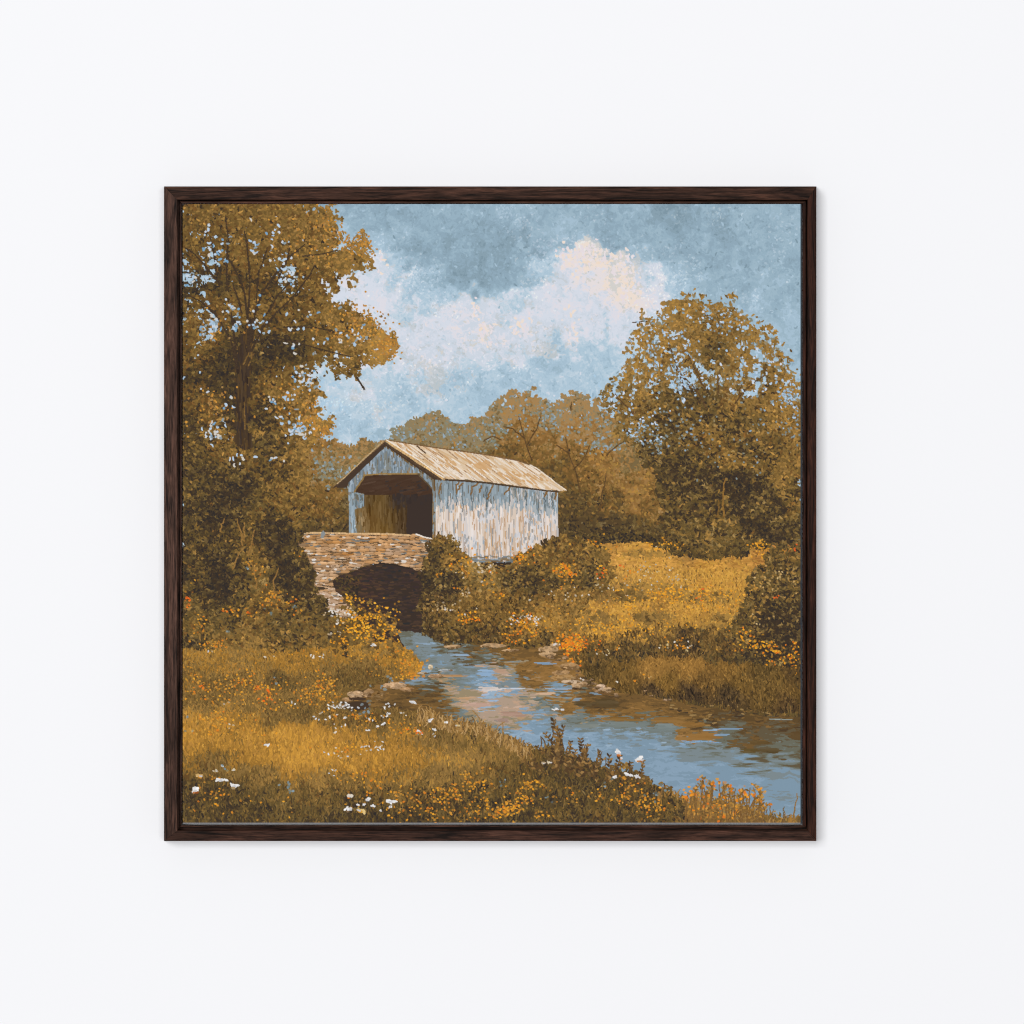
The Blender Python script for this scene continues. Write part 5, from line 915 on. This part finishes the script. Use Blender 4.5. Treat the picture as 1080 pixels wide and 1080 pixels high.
    # leafy sprigs standing against the water
    def sprig(x0, y0, x1, y1, cols, leaf=3.2, every=3.6, bare=.1, stem=(92, 70, 44)):
        L = math.hypot(x1-x0, y1-y0); k = max(4, int(L/every)); bend = rng.normal(0, L*.14)
        t = np.linspace(0, 1, 12); px = x0+(x1-x0)*t+bend*np.sin(t*math.pi); py = y0+(y1-y0)*t
        limb(list(zip(px, py)), .8, .5, stem, jit=6)
        t = np.repeat(np.linspace(bare, 1, k), 2); side = np.tile([-1, 1], k)
        lx = x0+(x1-x0)*t+bend*np.sin(t*math.pi); ly = y0+(y1-y0)*t
        l = leaf*rng.uniform(.9, 1.6, 2*k)*(1.15-.4*t)
        ang = math.atan2(y1-y0, x1-x0)+side*rng.uniform(.5, 1.2, 2*k)
        strokes(lx+np.cos(ang)*l*.55, ly+np.sin(ang)*l*.55, ang, l, l*rng.uniform(.3, .5, 2*k), pick(cols, 2*k), rng.normal(0, .8, 2*k), .6)
    LC = [(98, 72, 40), (112, 82, 44), (84, 62, 38), (128, 96, 52), (142, 106, 58), (108, 84, 52), (72, 54, 36), (156, 120, 70)]
    for x0, y0, x1, y1, lf in [(586, 815, 583, 764, 4.2), (590, 810, 590, 772, 3.6), (582, 806, 575, 775, 3.4), (578, 815, 568, 788, 3.4), (572, 815, 558, 796, 3), (594, 815, 600, 782, 3.4), (602, 818, 611, 782, 3.6), (606, 818, 603, 790, 3.2), (612, 820, 622, 788, 3.6), (618, 822, 616, 794, 3.2), (624, 822, 632, 792, 3.6), (630, 826, 641, 800, 3.4), (638, 828, 636, 804, 3), (644, 828, 652, 796, 3), (652, 830, 662, 806, 3.2), (660, 834, 655, 810, 3), (668, 836, 677, 804, 2.8), (676, 840, 686, 822, 3), (684, 842, 680, 822, 2.8), (692, 846, 702, 830, 2.8), (565, 812, 550, 798, 3), (585, 800, 594, 768, 3), (598, 806, 588, 784, 3.4), (626, 812, 618, 786, 2.8)]:
        sprig(x0+rng.normal(0, 4), y0, x1+rng.normal(0, 1.5), y1+rng.normal(0, 2), LC, lf, 3.4)
    # reeds against the water
    x = rng.uniform(440, 560, 360); y = np.interp(x, [440, 480, 505, 530, 560], [754, 766, 768, 782, 794])+rng.uniform(-2, 8, 360)
    strokes(x, y-4, -math.pi/2+rng.normal(.05, .3, 360), rng.uniform(6, 16, 360), rng.uniform(.6, .9, 360), pick([(150, 112, 58), (132, 98, 52), (172, 132, 76), (108, 82, 48), (186, 150, 98)], 360), rng.normal(0, 1.4, 360), .7)
    for pts in [[(476, 772), (472, 760), (471, 752)], [(508, 775), (506, 758), (500, 750)], [(530, 780), (530, 762)], [(520, 778), (526, 766), (530, 762)], [(516, 776), (510, 765), (506, 760)]]: limb(pts, .9, .6, (150, 116, 72))
    x = rng.uniform(690, 846, 150); y = np.interp(x, [690, 720, 750, 790, 846], [838, 842, 846, 862, 866])+rng.uniform(-4, 6, 150)
    strokes(x, y, -math.pi/2+rng.normal(.1, .4, 150), rng.uniform(6, 17, 150), rng.uniform(.6, .9, 150), pick([(140, 104, 56), (120, 90, 50), (162, 118, 56), (102, 78, 48), (176, 138, 80)], 150), rng.normal(0, 1.5, 150), .7)
    limb([(836, 868), (838, 855), (841, 838)], 1.2, .5, (140, 104, 54)); limb([(828, 866), (826, 852)], .8, .5, (110, 88, 56))
    # flowering tangle in the lower right
    tg = poly([(716, 868), (718, 846), (728, 834), (740, 824), (752, 824), (764, 832), (780, 838), (788, 850), (794, 868)], 3, 5, 118)
    tc = field([(730, 845, 138, 102, 52), (745, 835, 150, 108, 52), (760, 850, 132, 96, 46), (780, 855, 138, 100, 48), (740, 862, 118, 88, 44)], 4, 5)
    clumps(tg & (YY > 838), tc, 70, 10, (1.6, 3.4), (1.6, 4), (.8, 1.4), tone=16, jit=14, keep=noise(3, seed=119) > .0)
    TC = [(150, 110, 54), (132, 98, 50), (168, 122, 56), (112, 84, 46), (186, 138, 62), (140, 116, 76)]
    for x0, y0, x1, y1 in [(732, 866, 728, 838), (738, 866, 742, 822), (744, 866, 750, 826), (750, 866, 747, 832), (756, 866, 765, 828), (762, 866, 772, 836), (768, 866, 764, 842), (776, 866, 784, 834), (782, 866, 779, 846), (788, 866, 803, 836), (790, 866, 795, 828), (726, 864, 720, 842), (798, 866, 808, 850), (716, 862, 710, 842)]:
        sprig(x0, y0, x1, y1, TC, 3.2, 2.8, .1, (128, 94, 50))
    for pts in [[(738, 862), (742, 845), (740, 826)], [(752, 864), (756, 845), (766, 828)], [(788, 862), (794, 845), (804, 836)], [(794, 850), (796, 838), (795, 832)], [(780, 862), (784, 842), (782, 834)]]: limb(pts, .9, .5, (128, 92, 48))
    dots([(742, 822, 3, 2, 10), (756, 826, 3, 2, 8), (745, 848, 9, 6, 30), (735, 840, 6, 6, 16), (760, 845, 8, 6, 22), (774, 850, 6, 6, 16), (770, 862, 5, 3, 14), (750, 862, 8, 3, 14), (786, 836, 6, 2, 8), (803, 834, 3, 1.5, 6), (795, 828, 1.5, 1.5, 4), (782, 832, 2, 2, 4), (730, 858, 6, 4, 10), (756, 856, 3, 3, 8)], [(226, 132, 34), (232, 150, 42), (214, 116, 36), (206, 150, 70)], (1.4, 2.8))
    for k in range(34):
        x0 = rng.uniform(722, 812); top = np.interp(x0, [722, 742, 760, 780, 800, 812], [838, 820, 822, 832, 828, 842])+abs(rng.normal(0, 8))
        limb([(x0+rng.normal(0, 3), 868), (x0+rng.normal(0, 2), (868+top)/2), (x0+rng.normal(0, 2), top)], .8, .5, (122, 90, 50))
        n = 5; yy = rng.uniform(top, 862, n)
        strokes(x0+rng.normal(0, 2.5, n), yy, rng.normal(-.6, .7, n), rng.uniform(2, 4.5, n), rng.uniform(.8, 1.5, n), pick([(132, 98, 50), (150, 112, 56), (112, 84, 46), (168, 124, 58)], n), 0, .6)
        if rng.random() < .75: dots([(x0, top, 1, .8, 3)], [(228, 134, 36), (234, 152, 44), (216, 118, 38)], (1.8, 3))
    # flowers in drifts
    dots([(212, 660, 4, 5, 26), (220, 680, 5, 3, 44), (232, 682, 4, 3, 24), (236, 676, 3, 3, 8), (206, 672, 3, 4, 8), (290, 630, 6, 4, 40), (286, 634, 8, 5, 24), (304, 636, 2, 2, 10), (250, 645, 10, 3, 26), (262, 648, 4, 2, 10), (205, 615, 4, 4, 10), (310, 645, 4, 2, 10), (262, 592, 4, 3, 10), (275, 600, 4, 4, 12), (316, 582, 3, 3, 5)], O, (.9, 2))
    dots([(198, 633, 2, 1.5, 10), (200, 639, 2, 1.5, 8), (306, 634, 1.5, 1, 5), (262, 647, 2, 1, 4), (239, 644, 2, 1, 4)], [(236, 104, 28), (228, 118, 36)], (1.4, 2.4))
    # bush of yellow heads under the pier
    YB = [(352, 690), (356, 672), (352, 660), (362, 650), (358, 640), (366, 628), (376, 632), (388, 640), (400, 636), (408, 646), (414, 656), (420, 662), (423, 672), (422, 690), (400, 694)]
    yc = field([(365, 645, 116, 86, 42), (380, 655, 100, 76, 38), (400, 655, 116, 86, 42), (410, 670, 140, 104, 52), (370, 668, 104, 78, 40), (390, 675, 122, 90, 44), (415, 685, 130, 96, 48)], 4, 5)
    ym = poly(YB, 2.6, 4, 120); clumps(ym, yc, 120, 12, (1.6, 3.6), (1.5, 4), (.8, 1.4), tone=13, jit=12, keep=noise(3, seed=121) > -.35)
    dots([(368, 632, 4, 4, 22), (380, 645, 8, 7, 60), (392, 655, 9, 8, 90), (376, 658, 8, 5, 60), (398, 642, 5, 5, 20), (412, 648, 4, 5, 22), (370, 665, 9, 5, 50), (395, 672, 10, 4, 50), (382, 672, 10, 4, 40), (404, 662, 6, 5, 24), (416, 668, 4, 6, 26), (360, 676, 5, 2, 16)], [(240, 170, 40), (232, 156, 36), (246, 184, 62), (222, 146, 40), (206, 140, 48)], (1, 2.1))
    dots([(350, 645, 4, 2, 16), (360, 648, 5, 3, 30), (366, 645, 4, 2, 12), (348, 669, 3, 1, 6), (356, 655, 4, 2, 8), (394, 680, 2, 1, 5), (358, 668, 2, 1.5, 5)], [(220, 212, 202), (206, 180, 146), (226, 220, 214)], (1, 2.2))
    # mid-left drifts
    dots([(215, 728, 14, 7, 80), (250, 718, 14, 7, 80), (262, 728, 16, 6, 56), (290, 725, 14, 6, 60), (330, 728, 10, 7, 110), (345, 722, 6, 5, 60), (338, 735, 10, 4, 50), (205, 712, 8, 5, 30), (230, 758, 14, 6, 70), (225, 768, 10, 4, 40), (270, 778, 14, 8, 30), (400, 690, 14, 5, 30), (330, 690, 16, 4, 30), (430, 700, 9, 6, 100), (440, 706, 4, 4, 40), (432, 714, 8, 2, 40), (395, 706, 8, 4, 16), (378, 752, 3, 4, 26), (374, 756, 4, 3, 14), (395, 760, 12, 3, 40), (412, 764, 8, 4, 30), (432, 772, 8, 2, 34), (436, 768, 5, 3, 14), (352, 790, 10, 4, 30), (365, 788, 8, 3, 20), (388, 792, 8, 5, 20), (240, 742, 14, 5, 40), (300, 740, 12, 5, 30), (352, 752, 5, 5, 20)], O, (.9, 1.9))
    dots([(271, 726, 3, 1.5, 10), (285, 738, 6, 2, 12), (213, 726, 2, 2, 5), (338, 725, 2, 2, 5), (281, 728, 2, 1, 4), (440, 772, 6, 1.5, 10)], [(232, 108, 30), (224, 122, 38)], (1.3, 2.4))
    dots([(220, 687, 2, .6, 4), (332, 692, 6, 1.4, 14), (282, 692, 2, 1, 3), (393, 680, 3, 1, 5), (352, 744, 5, 2, 14), (365, 744, 6, 2, 16), (340, 756, 6, 3, 16), (410, 745, 4, 1.5, 8), (404, 756, 5, 3, 12), (388, 760, 4, 1.5, 6), (242, 768, 2, 3, 5), (350, 772, 4, 3, 8), (360, 766, 4, 2, 5), (392, 788, 8, 3, 16), (398, 785, 5, 3, 10), (358, 792, 4, 2, 6), (362, 796, 5, 1.5, 8), (345, 795, 3, 1.5, 5), (398, 792, 4, 1.5, 6), (352, 812, 4, 2, 8), (310, 742, 6, 1, 3), (442, 775, 3, 2, 5), (456, 772, 3, 2, 5), (420, 753, 6, 2, 6), (238, 740, 4, 3, 3)], W, (1, 2.2), flat=.5)
    # lower tangle: dark gaps, orange heads
    lt = m & (YY > 826) & (XX < 720)
    clumps(lt & (noise(7, seed=131) > -.1), c, 520, 11, (1.8, 4), (1.5, 4), (.7, 1.4), tone=13, jit=12)
    wd = field([(470, 845, 74, 56, 36), (520, 850, 68, 52, 36), (570, 840, 78, 58, 38), (620, 850, 72, 56, 36), (680, 845, 80, 62, 38), (420, 860, 72, 54, 36)], 4, 5)
    clumps(lt & (XX > 400) & (noise(12, 7, seed=133) > .15), wd, 240, 11, (1.8, 4.4), (1.6, 4.4), (.8, 1.5), tone=11, jit=11)
    accents(lt, 2200)
    blades(lt, c+6, 1800, (3, 9), (.6, 1), 16, .4, GR)
    dots([(495, 820, 10, 6, 40), (505, 828, 10, 5, 40), (460, 842, 12, 7, 70), (478, 838, 6, 5, 50), (440, 848, 12, 8, 50), (500, 850, 10, 8, 60), (530, 855, 9, 4, 90), (536, 852, 6, 3, 50), (560, 828, 8, 4, 60), (556, 842, 10, 5, 40), (548, 846, 8, 4, 30), (575, 858, 5, 3, 20), (520, 862, 14, 3, 30), (470, 860, 12, 4, 30), (420, 850, 10, 6, 24), (410, 835, 10, 5, 24), (380, 850, 12, 6, 20), (370, 818, 10, 5, 40), (385, 825, 10, 6, 30), (290, 850, 20, 8, 14), (270, 858, 10, 5, 8), (668, 835, 10, 6, 40), (675, 848, 12, 6, 60), (690, 855, 8, 6, 30), (655, 840, 6, 6, 20), (660, 822, 5, 4, 20), (700, 850, 8, 6, 20), (640, 835, 8, 6, 10), (620, 842, 14, 6, 20), (590, 840, 14, 8, 20), (230, 838, 8, 4, 30), (215, 850, 12, 6, 14), (225, 820, 4, 2, 10)], O, (1, 2.3))
    # the big daisies
    def daisy(x, y, r, cup=.5, heart=None, tone=None):
        k = int(rng.integers(4, 7))
        tilt = rng.normal(0, .3); r = r*1.12
        a = rng.uniform(math.pi*.95, math.pi*2.05, k); q = rng.uniform(.15, .75, k)
        u = np.cos(a)*r*q; v = np.sin(a)*r*q*cup+r*.1
        strokes(x+u*math.cos(tilt)-v*math.sin(tilt), y+u*math.sin(tilt)+v*math.cos(tilt), tilt+rng.normal(0, .7, k), r*rng.uniform(.5, .95, k), r*cup*rng.uniform(.4, .7, k), np.array(tone or (226, 224, 222))+rng.normal(0, 10, k)[:, None], 0, .5)
        if heart: strokes(x+rng.normal(0, r*.25, 2), y+r*.35+rng.normal(0, .3, 2), tilt, r*.6, r*.3, np.array([heart])+rng.normal(0, 12, (2, 1)), 0, .5)
        strokes(np.array([x+rng.normal(0, r*.3)]), np.array([y+r*.1]), tilt, r*.6, r*.22, np.array([(196, 194, 196)]), 0, .5)
    for a in [(205.5, 833.5, 5.5, .8, (150, 84, 36)), (233.5, 822.5, 6.5, .45), (247, 828.5, 6.2, .5, (176, 150, 110)), (212, 818, 5, .6, (196, 136, 52), (208, 170, 110)), (228, 813, 3.4, .6, (150, 120, 70), (206, 190, 160)), (246, 812, 2.6, .6, None, (206, 188, 150)), (235, 808, 2.4, .7), (369.5, 840, 4.2, .9, None, (216, 204, 186)), (387.5, 843.5, 4.4, .8), (380.5, 854, 6, .5, (196, 142, 50), (214, 184, 122)), (367, 854, 4, .8, (120, 96, 70)), (413, 845, 5.6, .7), (393, 850, 2.4, .8), (384, 849, 2.2, .8), (402, 855, 2.2, .8), (377, 849, 2, .8), (412, 851, 2.4, .6), (455.5, 759, 5.2, .35), (434.5, 740.5, 4.4, .5), (458, 769.5, 3, .5), (442, 771, 2.4, .5), (405, 763, 3.6, .35), (280, 785.5, 4, .4), (652.5, 794, 5.2, .8, (196, 120, 60)), (675, 801, 5, .8, (168, 110, 62)), (663, 817, 4.6, .5), (672, 819, 4.4, .5), (648, 820, 2.8, .9), (655, 800, 2, 1, (220, 130, 50)), (586, 748, 4, .3), (593, 748.5, 4, .3), (580, 804, 3.6, .5, None, (206, 190, 160)), (574, 805, 2.6, .5, None, (200, 180, 150)), (483, 765, 2.4, .6, None, (214, 190, 140)), (470, 762, 2, .8), (388, 770, 3, .4), (398, 766, 2.6, .5), (364, 757, 2.2, .6)]:
        daisy(*a)
    # stones at the left pool
    for a in [(376, 733, 10, 4.4, (200, 164, 124), (96, 70, 44)), (389, 731, 6, 4.6, (168, 132, 92), (100, 74, 46)), (400, 734, 8, 5, (138, 104, 60), (110, 82, 46)), (416, 723, 12, 3.6, (200, 162, 122), (120, 90, 58)), (430, 727, 8, 2.4, (176, 136, 94)), (366, 738, 6, 2.6, (164, 126, 84)), (460, 713, 9, 2.2, (188, 150, 112)), (454, 704, 2.5, 3, (206, 184, 150)), (446, 710, 6, 1.6, (190, 170, 146)), (470, 707, 8, 1.4, (176, 180, 180))]: rock(*a)
    put((blob(378, 744, 11, 4.5)+fbm(4, 5, 2)*.3) < 1, (68, 52, 38)); put((blob(377, 737, 9, 1.6)+fbm(3, 6, 2)*.3) < 1, (70, 52, 38))
    dots([(385, 747, 4, 3, 16), (398, 725, 3, 1.5, 8), (413, 716, 3, 1.4, 8)], [(118, 132, 138), (132, 146, 152), (108, 118, 118)], (1.6, 3.6))
    dots([(363, 744, 3, 1.5, 10), (371, 746, 3, 1.5, 8), (407, 744, 3, 1, 6), (356, 745, 3, 2, 5)], W, (1.4, 2.4), flat=.6)
    # a few cool notes
    dots([(305, 834, 2, 3, 12), (236, 808, 2, 2, 6), (290, 718, 1.5, 2, 6), (315, 640, 2, 2, 5), (285, 645, 3, 1.5, 5), (240, 670, 2, 2, 4), (200, 770, 4, 6, 8), (300, 826, 4, 3, 4), (260, 600, 3, 1, 4), (576, 844, 4, 2, 6), (530, 825, 3, 4, 8), (640, 824, 4, 3, 6), (690, 838, 4, 3, 10), (700, 832, 3, 3, 8)], [(116, 132, 136), (134, 152, 160), (104, 116, 112)], (1.2, 2.6))

for step in (paint_sky, paint_back_trees, paint_right_tree, paint_meadow, paint_bridge, paint_left_tree, paint_water, paint_banks, paint_foreground):
    step()
# wet edges: neighbouring dabs run into each other a little
q = np.pad(canvas, ((1, 1), (1, 1), (0, 0)), mode='edge')
soft = (q[:-2]+q[1:-1]*2+q[2:])/4
soft = (soft[:, :-2]+soft[:, 1:-1]*2+soft[:, 2:])/4
canvas = canvas*.88+soft*.12

# ---------------------------------------------------------------- the stretched canvas that carries it
CAN_D = 3.2                                           # the canvas lies this far behind the lip
ILLUM = 1.13                                          # paint as it is, not as it looks under the lamps
v = np.clip(canvas, 0, 255)/255
lin = np.where(v <= .04045, v/12.92, ((v+.055)/1.055)**2.4)/ILLUM
k = (CAM_D+CAN_D/1000)/CAM_D
gx = (PX0+(np.arange(GW)+.5)/GW*(PX1-PX0)-540)/1000*k-picture.location.x
gz = (540-(PY0+(np.arange(GH)+.5)/GH*(PY1-PY0)))/1000*k-picture.location.z
co = np.empty((GH, GW, 3), np.float32)
co[..., 0] = gx[None]; co[..., 2] = gz[:, None]
# paint stands a little proud where it is light and thick
relief = (lin.mean(-1)-.25)*.00012
co[..., 1] = -DEPTH+CAN_D/1000-picture.location.y-relief
idx = np.arange(GW*GH, dtype=np.int32).reshape(GH, GW)
quads = np.stack([idx[:-1, :-1], idx[1:, :-1], idx[1:, 1:], idx[:-1, 1:]], -1).reshape(-1, 4)
me = bpy.data.meshes.new('canvas')
me.vertices.add(GW*GH); me.vertices.foreach_set('co', co.ravel())
nf = len(quads)
me.loops.add(nf*4); me.loops.foreach_set('vertex_index', quads.ravel())
me.polygons.add(nf); me.polygons.foreach_set('loop_start', np.arange(0, nf*4, 4, dtype=np.int32))
me.update(calc_edges=True)
ca = me.attributes.new('paint', 'FLOAT_COLOR', 'POINT')
ca.data.foreach_set('color', np.concatenate([lin, np.ones((GH, GW, 1))], -1).astype(np.float32).ravel())
pm, nt, bs = mat('painted_canvas')
at_ = N(nt, 'ShaderNodeAttribute', attribute_name='paint')
nt.links.new(at_.outputs['Color'], bs.inputs['Base Color'])
tc = N(nt, 'ShaderNodeTexCoord')
wv = N(nt, 'ShaderNodeTexNoise', Scale=700.0, Detail=2.0)
bp = N(nt, 'ShaderNodeBump', Strength=.12, Distance=.0003)
nt.links.new(tc.outputs['Object'], wv.inputs['Vector']); nt.links.new(wv.outputs['Fac'], bp.inputs['Height']); nt.links.new(bp.outputs['Normal'], bs.inputs['Normal'])
bs.inputs['Roughness'].default_value = .85; bs.inputs['Specular IOR Level'].default_value = .12
me.materials.append(pm)
can = bpy.data.objects.new('canvas', me); C.objects.link(can); can.parent = picture

# bare primed cloth folded over the stretcher bars
em, nt, bs = mat('primed_canvas_edge')
nz = N(nt, 'ShaderNodeTexNoise', Scale=900.0)
rp = N(nt, 'ShaderNodeValToRGB'); rp.color_ramp.elements[0].color = srgb(130, 130, 132); rp.color_ramp.elements[1].color = srgb(172, 172, 175)
nt.links.new(nz.outputs['Fac'], rp.inputs['Fac']); nt.links.new(rp.outputs['Color'], bs.inputs['Base Color'])
bs.inputs['Roughness'].default_value = .9
dk, nt, bs = mat('shaded_canvas_edge')  # same folded cloth, with the shade on its right side put into the colour
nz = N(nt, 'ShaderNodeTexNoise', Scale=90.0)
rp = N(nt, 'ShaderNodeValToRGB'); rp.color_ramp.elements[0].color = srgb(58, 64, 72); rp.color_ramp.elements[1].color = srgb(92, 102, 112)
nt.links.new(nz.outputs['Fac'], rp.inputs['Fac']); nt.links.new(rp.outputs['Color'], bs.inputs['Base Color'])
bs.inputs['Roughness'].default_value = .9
XL, XR, YT, YB = PX0+.35, PX1+1.1, PY0+.35, PY1+.5
pts = [(XL, YT, CAN_D+.1), (PX1-.3, YT, CAN_D+.1), (PX1-.3, PY1-.3, CAN_D+.1), (XL, PY1-.3, CAN_D+.1),     # 0-3 under the paint
       (XR, YT, CAN_D+3.5), (XR, YB, CAN_D+3.5), (PX1-.3, YB, CAN_D+.5), (XL, YB, CAN_D+.5),                 # 4-7 outer fold
       (XL, YT, 27), (XR, YT, 27), (XR, YB, 27), (XL, YB, 27)]                                               # 8-11 back
vs = []
for x, y, d in pts:
    X, Y, Z = at(x, y, d); vs.append((X-picture.location.x, Y-picture.location.y, Z-picture.location.z))
fs = [(1, 2, 6, 5, 4), (3, 7, 6, 2), (0, 8, 11, 7, 3), (0, 1, 4, 9, 8), (4, 5, 10, 9), (5, 6, 7, 11, 10), (8, 9, 10, 11)]
we = mesh_obj('wrapped_edge', vs, fs, em, can)
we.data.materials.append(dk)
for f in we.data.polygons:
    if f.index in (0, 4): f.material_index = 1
